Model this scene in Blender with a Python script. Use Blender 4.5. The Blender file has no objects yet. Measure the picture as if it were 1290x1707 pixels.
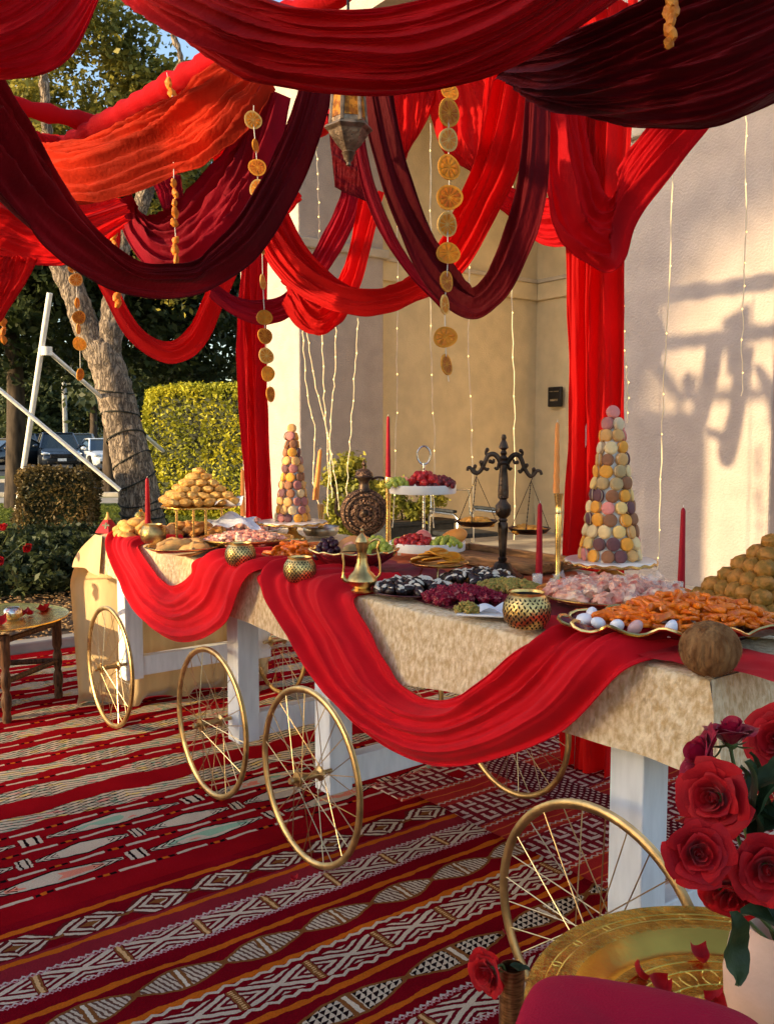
import bpy, math, random
import numpy as np
from mathutils import Vector, Matrix, noise as mnoise
R = math.radians
random.seed(7); rng = np.random.default_rng(7)
scn = bpy.context.scene
COL = scn.collection

# ------------------------------------------------------------------ camera
CAMZ, F = 1.45, 1500.0
PITCH = math.atan(123.5 / F)
cam_d = bpy.data.cameras.new('camera'); cam = bpy.data.objects.new('camera', cam_d); COL.objects.link(cam)
cam.location = (0, 0, CAMZ); cam.rotation_euler = (math.pi / 2 - PITCH, 0, 0)
cam_d.sensor_fit = 'HORIZONTAL'; cam_d.sensor_width = 36; cam_d.lens = F / 1290 * 36
cam_d.clip_start = .05; cam_d.clip_end = 2000
scn.camera = cam

# ------------------------------------------------------------------ light
SUN_EL = R(14); SUN_H = Vector((-.90, -.436, 0)).normalized()
w = bpy.data.worlds.new('World'); scn.world = w; w.use_nodes = True
nt = w.node_tree; bg = nt.nodes['Background']
sky = nt.nodes.new('ShaderNodeTexSky'); sky.sky_type = 'NISHITA'; sky.sun_disc = False
sky.sun_elevation = SUN_EL; sky.sun_rotation = math.atan2(SUN_H.x, SUN_H.y)
sky.air_density = 1.0; sky.dust_density = 1.2; sky.ozone_density = 1.0
nt.links.new(sky.outputs[0], bg.inputs[0]); bg.inputs[1].default_value = .15
sun_d = bpy.data.lights.new('sun', 'SUN'); sun_d.energy = 3.1; sun_d.angle = R(1.0); sun_d.color = (1, .76, .42)
sun = bpy.data.objects.new('sun', sun_d); COL.objects.link(sun)
sdir = Vector((SUN_H.x * math.cos(SUN_EL), SUN_H.y * math.cos(SUN_EL), math.sin(SUN_EL)))
sun.rotation_euler = sdir.to_track_quat('Z', 'Y').to_euler(); sun.location = sdir * 30
scn.view_settings.view_transform = 'Standard'; scn.view_settings.look = 'None'
scn.view_settings.gamma = 1; scn.view_settings.use_curve_mapping = False
scn.view_settings.exposure = 1.4
scn.cycles.max_bounces = 5; scn.cycles.diffuse_bounces = 3; scn.cycles.transparent_max_bounces = 8

# ------------------------------------------------------------------ where things stand
def ray(px, py):
    x = (px - 645) / F; y = (853.5 - py) / F; c, s = math.cos(PITCH), math.sin(PITCH)
    return Vector((x, c + y * s, -s + y * c))
def G(px, py, z=0.0):                       # a point at height z
    d = ray(px, py); k = (z - CAMZ) / d.z; return Vector((d.x * k, d.y * k, z))
def D(px, py, Y):                           # a point Y metres ahead
    d = ray(px, py); k = Y / d.y; return Vector((d.x * k, Y, CAMZ + d.z * k))
U = Vector((-.609, .793, 0)).normalized(); V = Vector((.793, .609, 0)).normalized()
C0 = Vector((.66, 1.82, 0)); TZ = .96       # front right corner of the tables, table height
ANG = math.atan2(U.y, U.x)
def T(u, v, z=0.0): return C0 + U * u + V * v + Vector((0, 0, z))
def PV(px, py, v):                          # a point on the vertical plane v of the tables
    d = ray(px, py); o = Vector((0, 0, CAMZ)); k = (v - (o - C0).dot(V)) / d.dot(V); return o + d * k
def uvof(p): return (p - C0).dot(U), (p - C0).dot(V)

# ------------------------------------------------------------------ materials
MATS = {}
def lin(c): return tuple(c) + (1,) if len(c) == 3 else tuple(c)
def mat(name, col, rough=.6, metal=0, var=.12, scale=12, bump=0, bscale=60, col2=None, spec=.2, coat=0, sheen=0,
        transl=0, transp=0, stretch=None, sss=0, ramp=(.35, .65), detail=4, emit=0, dist=0):
    if name in MATS: return MATS[name]
    m = bpy.data.materials.new(name); m.use_nodes = True; t = m.node_tree; N = t.nodes; L = t.links
    b = N['Principled BSDF']; out = N['Material Output']
    tc = N.new('ShaderNodeTexCoord'); mp = N.new('ShaderNodeMapping'); L.new(tc.outputs['Object'], mp.inputs[0])
    if stretch: mp.inputs['Scale'].default_value = stretch
    nz = N.new('ShaderNodeTexNoise'); nz.inputs['Scale'].default_value = scale; nz.inputs['Detail'].default_value = detail
    L.new(mp.outputs[0], nz.inputs[0]); nz.inputs['Distortion'].default_value = dist
    rp = N.new('ShaderNodeValToRGB'); L.new(nz.outputs[0], rp.inputs[0])
    c2 = col2 if col2 else tuple(max(0, c * (1 - 2 * var)) for c in col)
    c1 = col if col2 else tuple(min(1, c * (1 + var)) for c in col)
    rp.color_ramp.elements[0].position = ramp[0]; rp.color_ramp.elements[1].position = ramp[1]
    rp.color_ramp.elements[0].color = lin(c2); rp.color_ramp.elements[1].color = lin(c1)
    L.new(rp.outputs[0], b.inputs['Base Color'])
    b.inputs['Roughness'].default_value = rough; b.inputs['Metallic'].default_value = metal
    b.inputs['Specular IOR Level'].default_value = spec
    b.inputs['Coat Weight'].default_value = coat; b.inputs['Sheen Weight'].default_value = sheen
    b.inputs['Sheen Roughness'].default_value = .4
    if sss: b.inputs['Subsurface Weight'].default_value = sss; b.inputs['Subsurface Radius'].default_value = (.02, .01, .005)
    if emit: b.inputs['Emission Color'].default_value = lin(col); b.inputs['Emission Strength'].default_value = emit
    if bump:
        n2 = N.new('ShaderNodeTexNoise'); n2.inputs['Scale'].default_value = bscale; n2.inputs['Detail'].default_value = 5
        L.new(mp.outputs[0], n2.inputs[0]); bp = N.new('ShaderNodeBump'); bp.inputs['Strength'].default_value = bump
        bp.inputs['Distance'].default_value = .01; L.new(n2.outputs[0], bp.inputs['Height']); L.new(bp.outputs[0], b.inputs['Normal'])
    sh = b.outputs[0]
    if transl:
        tl = N.new('ShaderNodeBsdfTranslucent'); L.new(rp.outputs[0], tl.inputs[0]); mx = N.new('ShaderNodeMixShader')
        mx.inputs[0].default_value = transl; L.new(sh, mx.inputs[1]); L.new(tl.outputs[0], mx.inputs[2]); sh = mx.outputs[0]
    if transp:
        tp = N.new('ShaderNodeBsdfTransparent'); mx = N.new('ShaderNodeMixShader'); mx.inputs[0].default_value = transp
        L.new(sh, mx.inputs[1]); L.new(tp.outputs[0], mx.inputs[2]); sh = mx.outputs[0]
    L.new(sh, out.inputs[0]); MATS[name] = m; return m

mat('chiffon_red', (.62, .006, .012), .75, var=.1, scale=3, bump=.45, bscale=75, stretch=(1, 1, .45), transl=.5, sheen=.04, spec=.15)
mat('chiffon_scarlet', (.72, .012, .012), .75, var=.08, scale=3, bump=.45, bscale=75, stretch=(1, 1, .45), transl=.55, sheen=.04, spec=.15)
mat('chiffon_orange', (.66, .035, .008), .75, var=.22, scale=4, bump=.45, bscale=75, stretch=(1, 1, .45), transl=.4, sheen=.04, spec=.15)
mat('chiffon_maroon', (.14, .002, .006), .7, var=.15, scale=3, bump=.45, bscale=75, stretch=(1, 1, .45), transl=.35, sheen=.04, spec=.15)
mat('chiffon_crimson', (.34, .006, .022), .7, var=.15, scale=3, bump=.45, bscale=75, stretch=(1, 1, .45), transl=.45, sheen=.04, spec=.15)
mat('chiffon_sheer', (.54, .005, .009), .7, var=.15, scale=3, bump=.45, bscale=75, stretch=(1, 1, .45), transl=.5, sheen=.04, spec=.15)
mat('runner_red', (.64, .004, .012), .8, var=.06, scale=9, bump=.25, bscale=420, transl=.12, sheen=.04, spec=.15)
mat('runner_maroon', (.20, .006, .022), .65, var=.2, scale=7, bump=.2, bscale=240, sheen=.04, spec=.15)
mat('runner_rust', (.50, .09, .02), .7, var=.2, scale=7, bump=.2, bscale=240, sheen=.04, spec=.15)
mat('velvet_champagne', (.86, .67, .43), .5, col2=(.58, .37, .17), scale=75, stretch=(1, 1, .6), ramp=(.36, .64), detail=10, bump=.7, bscale=120, sheen=.2, dist=.25)
mat('velvet_plain', (.66, .45, .22), .55, col2=(.58, .40, .20), scale=14, stretch=(1, 1, .3), bump=.2, bscale=40, sheen=.5)
mat('white_paint', (.78, .79, .80), .45, var=.05, scale=30, bump=.12, bscale=45, stretch=(1, 1, .2))
mat('gold_rim', (.54, .37, .17), .42, 1, var=.15, scale=20)
mat('spoke_gold', (.62, .46, .25), .3, 1, var=.1)
mat('gold', (.86, .57, .20), .25, 1, var=.15, scale=15, bump=.08, bscale=40)
mat('gold_engraved', (.90, .50, .09), .27, 1, var=.2, scale=25, bump=.35, bscale=110)
mat('gold_smooth', (.95, .53, .09), .22, 1, var=.1, scale=9, bump=.05, bscale=30)
mat('gold_dull', (.80, .53, .19), .34, 1, var=.25, scale=25, bump=.25, bscale=110)
mat('brass', (.74, .47, .17), .3, 1, var=.25, scale=12, bump=.15, bscale=60)
mat('bronze', (.075, .05, .036), .38, .8, var=.35, scale=18, bump=.35, bscale=60)
mat('bronze_engraved', (.20, .115, .075), .4, .85, col2=(.03, .016, .012), scale=110, bump=1.0, bscale=95, ramp=(.4, .58))
mat('bronze_copper', (.42, .22, .10), .35, 1, var=.25, scale=40, bump=.2, bscale=80, stretch=(1, 1, 6))
mat('silver', (.72, .68, .62), .22, 1, var=.1, bump=.3, bscale=50)
mat('pewter', (.45, .40, .33), .35, 1, var=.3, scale=20, bump=.3, bscale=70)
mat('lantern_metal', (.30, .21, .14), .5, .6, col2=(.10, .065, .04), scale=30, bump=.5, bscale=60)
mat('dark_iron', (.035, .03, .028), .45, .6, var=.3)
mat('dark_hole', (.02, .014, .01), .8, 0)
mat('wood_dark', (.10, .045, .022), .45, var=.35, scale=14, stretch=(6, 6, 1), bump=.3, bscale=50)
mat('wood_tray', (.34, .16, .06), .5, var=.3, scale=14, stretch=(1, 6, 6), bump=.2, bscale=50)
mat('marble_slab', (.80, .72, .66), .3, col2=(.62, .47, .38), scale=9, ramp=(.3, .55), coat=.3)
mat('ceramic_white', (.82, .78, .74), .3, var=.04, coat=.3)
mat('napkin', (.80, .82, .90), .8, var=.05, bump=.3, bscale=60, transl=.2)
mat('dish_red', (.10, .008, .012), .22, 0, var=.3, scale=10, coat=.8, bump=.3, bscale=30)
mat('wax_red', (.36, .004, .014), .45, var=.08)
mat('wax_orange', (.86, .30, .07), .42, var=.08)
mat('wick', (.75, .70, .6), .9)
mat('amber_glass', (.85, .36, .03), .35, 0, col2=(.45, .14, .005), scale=55, ramp=(.42, .55), bump=.6, bscale=70, spec=.3, transl=.5)
mat('terracotta', (.78, .48, .34), .7, var=.08, scale=8, bump=.15, bscale=60)
mat('clear_glass', (.9, .85, .8), .06, 0, var=.02, transp=.7, coat=1)
# food
mat('pastry', (.72, .36, .10), .55, col2=(.50, .20, .04), scale=40, bump=.7, bscale=60)
mat('pastry_gold', (.80, .46, .13), .5, col2=(.58, .27, .05), scale=45, bump=.6, bscale=60)
mat('pistachio_ball', (.44, .18, .035), .5, col2=(.24, .12, .018), scale=40, ramp=(.4, .6), bump=1, bscale=55, detail=6)
mat('loaf', (.46, .22, .07), .5, col2=(.62, .36, .12), scale=25, bump=.4, bscale=60)
mat('nougat', (.86, .46, .32), .3, col2=(.55, .09, .06), scale=38, ramp=(.34, .56), coat=.2, bump=1, bscale=60)
mat('nougat_white', (.90, .62, .44), .3, col2=(.72, .24, .17), scale=45, ramp=(.34, .54), coat=.25, bump=1, bscale=60)
mat('cellophane', (.94, .76, .68), .08, 0, var=.05, transp=.72, coat=.6, bump=1, bscale=50)
mat('candied', (.86, .21, .008), .35, col2=(.62, .095, .003), scale=30, bump=.5, bscale=80, coat=.4)
mat('date', (.028, .012, .010), .3, var=.4, scale=60, bump=.7, bscale=70, coat=.3)
mat('cream_fill', (.78, .66, .52), .6, var=.08, bump=.4, bscale=60)
mat('rose_crumb', (.62, .26, .22), .5, col2=(.26, .008, .03), scale=70, ramp=(.56, .70), bump=1, bscale=90)
mat('nut_crumb', (.56, .32, .08), .5, col2=(.34, .28, .06), scale=70, ramp=(.45, .6), bump=1, bscale=90)
mat('orange_flesh', (.92, .34, .012), .5, col2=(.74, .19, .005), scale=40, coat=.2, transl=.2, bump=.4, bscale=80)
mat('orange_flesh_dark', (.66, .19, .01), .5, col2=(.46, .09, .004), scale=40, bump=.4, bscale=80, transl=.12)
mat('orange_rind', (.80, .32, .03), .6, var=.15, transl=.15)
mat('orange_pith', (.92, .54, .15), .6, var=.08, transl=.2)
mat('peel', (.78, .27, .03), .5, col2=(.52, .13, .01), scale=30, bump=.5, bscale=60)
mat('grape_green', (.42, .44, .06), .3, var=.15, scale=20, coat=.2)
mat('grape_dark', (.05, .012, .022), .3, var=.3, scale=30, coat=.2)
mat('grape_red', (.20, .025, .03), .3, var=.3, scale=30, coat=.2)
mat('strawberry', (.50, .02, .015), .3, col2=(.36, .01, .015), scale=60, bump=.8, bscale=130, coat=.3)
mat('papaya_skin', (.80, .30, .06), .4, var=.15, scale=8)
mat('papaya_flesh', (.84, .33, .12), .35, var=.15, scale=12)
mat('fig_flesh', (.62, .10, .06), .4, col2=(.85, .45, .30), scale=35)
mat('kiwi_skin', (.28, .19, .08), .8, var=.2, bump=.3)
mat('kiwi_flesh', (.30, .42, .08), .35, var=.2, scale=40)
mat('peach', (.80, .26, .18), .55, col2=(.62, .10, .12), scale=9, sheen=.3)
mat('apricot', (.82, .34, .05), .5, var=.15, scale=20, bump=.3)
mat('egg_candy', (.84, .80, .84), .35, var=.05, coat=.3)
mat('egg_candy_pink', (.66, .38, .36), .35, var=.05, coat=.3)
mat('coconut', (.15, .058, .018), .95, col2=(.30, .145, .055), scale=60, stretch=(1, 1, .25), bump=1.2, bscale=70, detail=8)
for n, c in dict(pink=(.78, .26, .22), cream=(.84, .60, .30), orange=(.86, .36, .05), brown=(.30, .125, .06), plum=(.16, .065, .07),
                 olive=(.50, .33, .15), yellow=(.86, .56, .20), sage=(.74, .55, .34), mauve=(.46, .17, .15), tan=(.72, .38, .13)).items():
    mat('macaron_' + n, c, .6, var=.07, scale=30, bump=.25, bscale=90)
mat('macaron_cream_fill', (.74, .55, .36), .6, var=.1)
# plants
mat('rose_petal', (.50, .004, .008), .65, col2=(.30, .002, .008), scale=14, bump=.3, bscale=40, sheen=.08, spec=.2, transl=.15)
mat('rose_petal_pink', (.34, .004, .03), .5, var=.15, scale=14, bump=.3, bscale=40, sheen=.08, spec=.2, transl=.15)
mat('rose_leaf', (.045, .075, .03), .4, var=.3, scale=12, bump=.4, bscale=40, transl=.15)
mat('sepal', (.20, .24, .07), .5, var=.2, transl=.15)
mat('stem', (.10, .13, .04), .5, var=.2)
for n, c, c2 in (('leaf_tree', (.32, .27, .045), (.12, .12, .022)), ('leaf_dark', (.05, .065, .02), (.02, .028, .01)), ('leaf_far', (.085, .10, .035), (.035, .05, .018)),
                 ('leaf_hedge', (.52, .47, .035), (.26, .27, .025)), ('leaf_low', (.22, .14, .05), (.08, .06, .02)), ('leaf_bed', (.07, .085, .03), (.025, .035, .014)),
                 ('leaf_gold', (.42, .36, .05), (.2, .2, .03)), ('leaf_palm', (.08, .09, .04), (.05, .06, .02))):
    mat(n, c, .5, col2=c2, scale=1.6, ramp=(.4, .6), transl=.3, detail=6)
def bark_mat():
    m = bpy.data.materials.new('bark'); m.use_nodes = True; N = m.node_tree.nodes; L = m.node_tree.links; b = N['Principled BSDF']; b.inputs['Roughness'].default_value = .95
    tc = N.new('ShaderNodeTexCoord'); mp = N.new('ShaderNodeMapping'); mp.inputs['Scale'].default_value = (1, 1, .26); L.new(tc.outputs['Object'], mp.inputs[0])
    nz = N.new('ShaderNodeTexNoise'); nz.inputs['Scale'].default_value = 9; nz.inputs['Detail'].default_value = 6; L.new(mp.outputs[0], nz.inputs[0])
    mx = N.new('ShaderNodeMix'); mx.data_type = 'RGBA'; mx.inputs[0].default_value = .30; L.new(mp.outputs[0], mx.inputs[6]); L.new(nz.outputs[1], mx.inputs[7])
    vo = N.new('ShaderNodeTexVoronoi'); vo.feature = 'DISTANCE_TO_EDGE'; vo.inputs['Scale'].default_value = 17; L.new(mx.outputs[2], vo.inputs[0])
    rp = N.new('ShaderNodeValToRGB'); L.new(vo.outputs[0], rp.inputs[0]); e = rp.color_ramp.elements; e[0].position = .0; e[0].color = (.06, .04, .028, 1); e[1].position = .22; e[1].color = (.30, .225, .16, 1)
    q = N.new('ShaderNodeMix'); q.data_type = 'RGBA'; q.blend_type = 'MULTIPLY'; q.inputs[0].default_value = .7; L.new(rp.outputs[0], q.inputs[6]); L.new(nz.outputs[0], q.inputs[7])
    hs = N.new('ShaderNodeHueSaturation'); hs.inputs['Value'].default_value = 1.6; L.new(q.outputs[2], hs.inputs['Color']); L.new(hs.outputs[0], b.inputs['Base Color'])
    bp = N.new('ShaderNodeBump'); bp.inputs['Strength'].default_value = 1; bp.inputs['Distance'].default_value = .05; L.new(rp.outputs[0], bp.inputs['Height']); L.new(bp.outputs[0], b.inputs['Normal']); MATS['bark'] = m
bark_mat()
mat('bark_dark', (.07, .05, .035), .9, var=.3, scale=8, stretch=(1, 1, .3), bump=1, bscale=14)
mat('cable', (.03, .028, .02), .7)
mat('grass', (.15, .17, .03), .8, col2=(.07, .10, .02), scale=3, bump=.6, bscale=50)
mat('grass_blade', (.17, .20, .035), .7, col2=(.09, .12, .02), scale=2, transl=.3)
mat('soil', (.07, .045, .03), .95, var=.4, scale=8, bump=1, bscale=30)
mat('chip', (.46, .28, .12), .85, col2=(.16, .085, .035), scale=5, bump=.3)
# hard surfaces
mat('asphalt', (.055, .053, .052), .9, var=.2, scale=6, bump=.5, bscale=80)
mat('concrete', (.42, .38, .33), .85, var=.15, scale=3, bump=.3, bscale=60, detail=8)
mat('patio', (.30, .26, .22), .85, var=.15, scale=3, bump=.3, bscale=60, detail=8)
mat('stucco', (.46, .375, .325), .9, var=.05, scale=4, bump=1.0, bscale=55, detail=8)
mat('stucco_tan', (.66, .52, .32), .9, var=.05, scale=4, bump=.7, bscale=70, detail=8)
mat('trim', (.50, .42, .33), .85, var=.06, scale=5, bump=.4, bscale=70)
mat('sign_black', (.02, .018, .018), .4)
mat('pipe_white', (.80, .76, .68), .4, var=.06)
mat('planter', (.03, .032, .035), .5, var=.2)
mat('wire', (.86, .72, .46), .5, .0, var=.1)
mat('bulb', (1.0, .62, .18), .3, emit=2.0)
mat('carpaint_black', (.012, .013, .016), .2, .3, coat=1, var=.1)
mat('carpaint_navy', (.02, .025, .035), .2, .3, coat=1, var=.1)
mat('carpaint_white', (.72, .73, .75), .25, .1, coat=1, var=.03)
mat('carpaint_grey', (.16, .17, .18), .25, .4, coat=1, var=.05)
mat('carglass', (.02, .03, .035), .05, 0, coat=1, var=.1)
mat('tyre', (.02, .02, .02), .8); mat('wheel_alloy', (.5, .5, .5), .3, .9); mat('headlamp', (.7, .72, .74), .1, .5, coat=1)
mat('plate', (.75, .74, .72), .5); mat('roof_tile', (.40, .15, .08), .8, var=.2); mat('house_wall', (.72, .66, .58), .85, var=.05)
mat('window_far', (.05, .06, .07), .1, coat=.5)

# ------------------------------------------------------------------ mesh building
class MB:
    def __init__(s): s.v = []; s.f = []; s.mi = []
    def add(s, vs, fs, mi=0):
        o = len(s.v); s.v += [tuple(x) for x in vs]; s.f += [tuple(i + o for i in f) for f in fs]; s.mi += [mi] * len(fs); return s
    def box(s, c, d, rot=None, mi=0):
        x, y, z = d[0] / 2, d[1] / 2, d[2] / 2
        vs = [Vector(q) for q in ((-x, -y, -z), (x, -y, -z), (x, y, -z), (-x, y, -z), (-x, -y, z), (x, -y, z), (x, y, z), (-x, y, z))]
        if rot is not None: vs = [rot @ q for q in vs]
        c = Vector(c); return s.add([q + c for q in vs], [(3, 2, 1, 0), (4, 5, 6, 7), (0, 1, 5, 4), (1, 2, 6, 5), (2, 3, 7, 6), (3, 0, 4, 7)], mi)
    def lathe(s, prof, n=24, c=(0, 0, 0), mi=0, flute=0, nf=0, caps=True, rot=None):
        vs, fs = [], []; c = Vector(c)
        for (r, z) in prof:
            for i in range(n):
                a = 2 * math.pi * i / n; rr = r * (1 + flute * math.cos(nf * a))
                q = Vector((rr * math.cos(a), rr * math.sin(a), z))
                vs.append((rot @ q if rot is not None else q) + c)
        m = len(prof)
        for j in range(m - 1):
            for i in range(n): k = (i + 1) % n; fs.append((j * n + i, j * n + k, (j + 1) * n + k, (j + 1) * n + i))
        if caps:
            if prof[0][0] > 1e-4: fs.append(tuple(range(n - 1, -1, -1)))
            if prof[-1][0] > 1e-4: fs.append(tuple((m - 1) * n + i for i in range(n)))
        return s.add(vs, fs, mi)
    def tube(s, pts, r, n=8, closed=False, mi=0, flat=1.0):
        pts = [Vector(p) for p in pts]; m = len(pts); rs = r if isinstance(r, (list, tuple)) else [r] * m
        vs, fs = [], []; up = None
        for i, p in enumerate(pts):
            t = (pts[(i + 1) % m] - pts[i - 1]) if closed else (pts[min(i + 1, m - 1)] - pts[max(i - 1, 0)])
            if t.length < 1e-9: t = Vector((0, 0, 1))
            t.normalize()
            if up is None:
                a = Vector((0, 0, 1)) if abs(t.z) < .9 else Vector((1, 0, 0)); up = (a - t * a.dot(t)).normalized()
            else:
                up = up - t * up.dot(t)
                up = up.normalized() if up.length > 1e-6 else t.orthogonal().normalized()
            b = t.cross(up)
            for k in range(n):
                a = 2 * math.pi * k / n; vs.append(p + up * (rs[i] * math.cos(a)) + b * (rs[i] * flat * math.sin(a)))
        for i in range(m if closed else m - 1):
            j = (i + 1) % m
            for k in range(n): l = (k + 1) % n; fs.append((i * n + k, i * n + l, j * n + l, j * n + k))
        if not closed: fs.append(tuple(range(n - 1, -1, -1))); fs.append(tuple((m - 1) * n + k for k in range(n)))
        return s.add(vs, fs, mi)
    def ell(s, c, r, nu=14, nv=9, rot=None, lump=0, ls=8, seed=0, mi=0):
        vs, fs = [], []; c = Vector(c); r = (r, r, r) if not isinstance(r, (tuple, list)) else r
        for j in range(nv + 1):
            ph = math.pi * j / nv
            for i in range(nu):
                a = 2 * math.pi * i / nu; q = Vector((math.sin(ph) * math.cos(a), math.sin(ph) * math.sin(a), -math.cos(ph)))
                k = 1 + (lump * mnoise.noise(q * ls + Vector((seed * 7.1, seed * 3.3, 0))) if lump else 0)
                q = Vector((q.x * r[0] * k, q.y * r[1] * k, q.z * r[2] * k)); vs.append((rot @ q if rot is not None else q) + c)
        for j in range(nv):
            for i in range(nu): k = (i + 1) % nu; fs.append((j * nu + i, j * nu + k, (j + 1) * nu + k, (j + 1) * nu + i))
        return s.add(vs, fs, mi)
    def prism(s, poly, z0, z1, mi=0, mtx=None):
        n = len(poly); vs = [Vector((x, y, z0)) for x, y in poly] + [Vector((x, y, z1)) for x, y in poly]
        if mtx is not None: vs = [mtx @ q for q in vs]
        return s.add(vs, [tuple(range(n - 1, -1, -1)), tuple(range(n, 2 * n))] + [(i, (i + 1) % n, n + (i + 1) % n, n + i) for i in range(n)], mi)
    def grid(s, fn, nu, nv, mi=0):
        vs = [fn(i / nu, j / nv) for j in range(nv + 1) for i in range(nu + 1)]
        return s.add(vs, [(j * (nu + 1) + i, j * (nu + 1) + i + 1, (j + 1) * (nu + 1) + i + 1, (j + 1) * (nu + 1) + i) for j in range(nv) for i in range(nu)], mi)
    def mesh(s, name, mats, smooth=True, ang=40):
        me = bpy.data.meshes.new(name); me.from_pydata(s.v, [], s.f)
        for m in (mats if isinstance(mats, (list, tuple)) else [mats]): me.materials.append(MATS[m])
        if any(s.mi): me.polygons.foreach_set('material_index', s.mi)
        if smooth:
            me.polygons.foreach_set('use_smooth', [True] * len(me.polygons))
            if ang: me.set_sharp_from_angle(angle=R(ang))
        me.update(); return me
    def build(s, name, mats, parent=None, smooth=True, ang=40, bev=0, solid=0, loc=None, rot=None):
        return ob(name, s.mesh(name, mats, smooth, ang), parent, loc, rot, bev, solid)
def ob(name, me, parent=None, loc=None, rot=None, bev=0, solid=0, scale=None):
    o = bpy.data.objects.new(name, me); COL.objects.link(o)
    if parent: o.parent = parent
    if loc is not None: o.location = loc
    if rot is not None: o.rotation_euler = rot
    if scale is not None: o.scale = scale if isinstance(scale, (tuple, list)) else (scale,) * 3
    if solid: q = o.modifiers.new('thickness', 'SOLIDIFY'); q.thickness = solid; q.offset = 0
    if bev: q = o.modifiers.new('bevel', 'BEVEL'); q.width = bev; q.segments = 2; q.limit_method = 'ANGLE'
    return o
def thing(name, label, cat, loc=(0, 0, 0), rz=0, group=None):
    o = bpy.data.objects.new(name, None); COL.objects.link(o); o.location = loc; o.rotation_euler = (0, 0, rz); o.empty_display_size = .1
    return tag(o, label, cat, group)
def tag(o, label, cat, group=None, kind=None):
    o['label'] = label; o['category'] = cat
    if group: o['group'] = group
    if kind: o['kind'] = kind
    return o
def struct(o): o['kind'] = 'structure'; return o
def catmull(pts, n):
    pts = [Vector(p) for p in pts]; m = len(pts); out = []
    for k in range(n + 1):
        x = k / n * (m - 1); i = min(int(x), m - 2); t = x - i
        a, b, c, d = pts[max(i - 1, 0)], pts[i], pts[i + 1], pts[min(i + 2, m - 1)]
        out.append(.5 * ((2 * b) + (c - a) * t + (2 * a - 5 * b + 4 * c - d) * t * t + (3 * b - a - 3 * c + d) * t ** 3))
    return out
# ================================================================== SETTING
def sheet(name, poly, z, m, parent=None):
    mb = MB(); mb.add([(x, y, z) for x, y in poly], [tuple(range(len(poly)))]); o = mb.build(name, m, parent, smooth=False); return o
def leafmesh(name, P, size, m, parent=None, updir=.25, aspect=.55):
    n = len(P); P = np.asarray(P, float); sz = size * rng.uniform(.6, 1.3, n)[:, None]
    a = rng.normal(size=(n, 3)); a[:, 2] *= .8; a /= np.linalg.norm(a, axis=1)[:, None]
    b = rng.normal(size=(n, 3)); b -= a * (a * b).sum(1)[:, None]; b /= np.linalg.norm(b, axis=1)[:, None]
    nr = np.cross(a, b) * .18
    vs = np.stack([P - a * sz, P + b * sz * aspect + nr * sz, P + a * sz, P - b * sz * aspect + nr * sz], 1).reshape(-1, 3)
    me = bpy.data.meshes.new(name); me.vertices.add(4 * n); me.vertices.foreach_set('co', vs.ravel())
    me.loops.add(4 * n); me.loops.foreach_set('vertex_index', np.arange(4 * n)); me.polygons.add(n)
    me.polygons.foreach_set('loop_start', np.arange(n) * 4); me.update(calc_edges=True); me.validate()
    me.materials.append(MATS[m]); return ob(name, me, parent)
def clumps(c, r, nc, per, spread, shell=.55):
    c = np.array(c, float); r = np.array(r, float); d = rng.normal(size=(nc, 3)); d /= np.linalg.norm(d, axis=1)[:, None]
    q = d * (shell + (1 - shell) * rng.random(nc) ** .6)[:, None] * r + c
    P = np.repeat(q, per, 0); s = np.repeat(spread * rng.uniform(.6, 1.25, nc), per)[:, None]
    return P + rng.normal(size=P.shape) * s * np.array([1, 1, .7])

def TP(u, v): p = T(u, v); return (p.x, p.y)
struct(sheet('ground', [(-400, -60), (400, -60), (400, 900), (-400, 900)], -.012, 'soil'))
struct(sheet('patio_pavement', [TP(-8, -14), TP(5.18, -14), TP(5.18, 14), TP(-8, 14)], -.004, 'patio'))
kb = MB(); k0, k1 = T(5.25, -14), T(5.25, 1.75)
kb.box((k0 + k1) / 2 + Vector((0, 0, .03)), (.13, (k1 - k0).length, .08), Matrix.Rotation(ANG, 3, 'Z')); struct(kb.build('kerb', 'concrete', bev=.012))
struct(sheet('lawn', [(-60, 11.6), (-3.0, 11.6), (-1.5, 13.2), (-1.0, 22.2), (-60, 22.2)], -.006, 'grass'))
struct(sheet('road', [(-90, 22.4), (60, 22.4), (60, 29.2), (-90, 29.2)], -.004, 'asphalt'))
for y, nm in ((22.25, 'kerb'), (29.4, 'kerb')):
    k = MB(); k.box((-20, y, .05), (140, .22, .12)); struct(k.build(nm, 'concrete', bev=.02))
struct(sheet('pavement', [(-90, 20.0), (60, 20.0), (60, 21.9), (-90, 21.9)], .001, 'concrete'))
struct(sheet('verge', [(-90, 29.6), (60, 29.6), (60, 34.5), (-90, 34.5)], -.002, 'grass'))
struct(sheet('car_park', [(-120, 34.6), (80, 34.6), (80, 110), (-120, 110)], -.002, 'asphalt'))
hl = MB()
def hill(a, b):
    x = -400 + 800 * a; y = 300 + 160 * b; return (x, y, -1 + 34 * b * (1 + .35 * math.sin(x * .013) + .2 * math.sin(x * .04 + 1)))
hl.grid(hill, 60, 6); struct(hl.build('hills', 'leaf_far'))

# grass blades on the lawn patches that the sun reaches
n = 26000; gx = rng.uniform(-9, -1.2, n); gy = rng.uniform(11.7, 19.5, n)
blades = leafmesh('lawn_grass', np.stack([gx, gy, rng.uniform(.0, .03, n)], 1), .045, 'grass_blade', aspect=.2)
tag(blades, 'short sunlit grass behind the low hedge', 'grass', kind='stuff')
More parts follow.
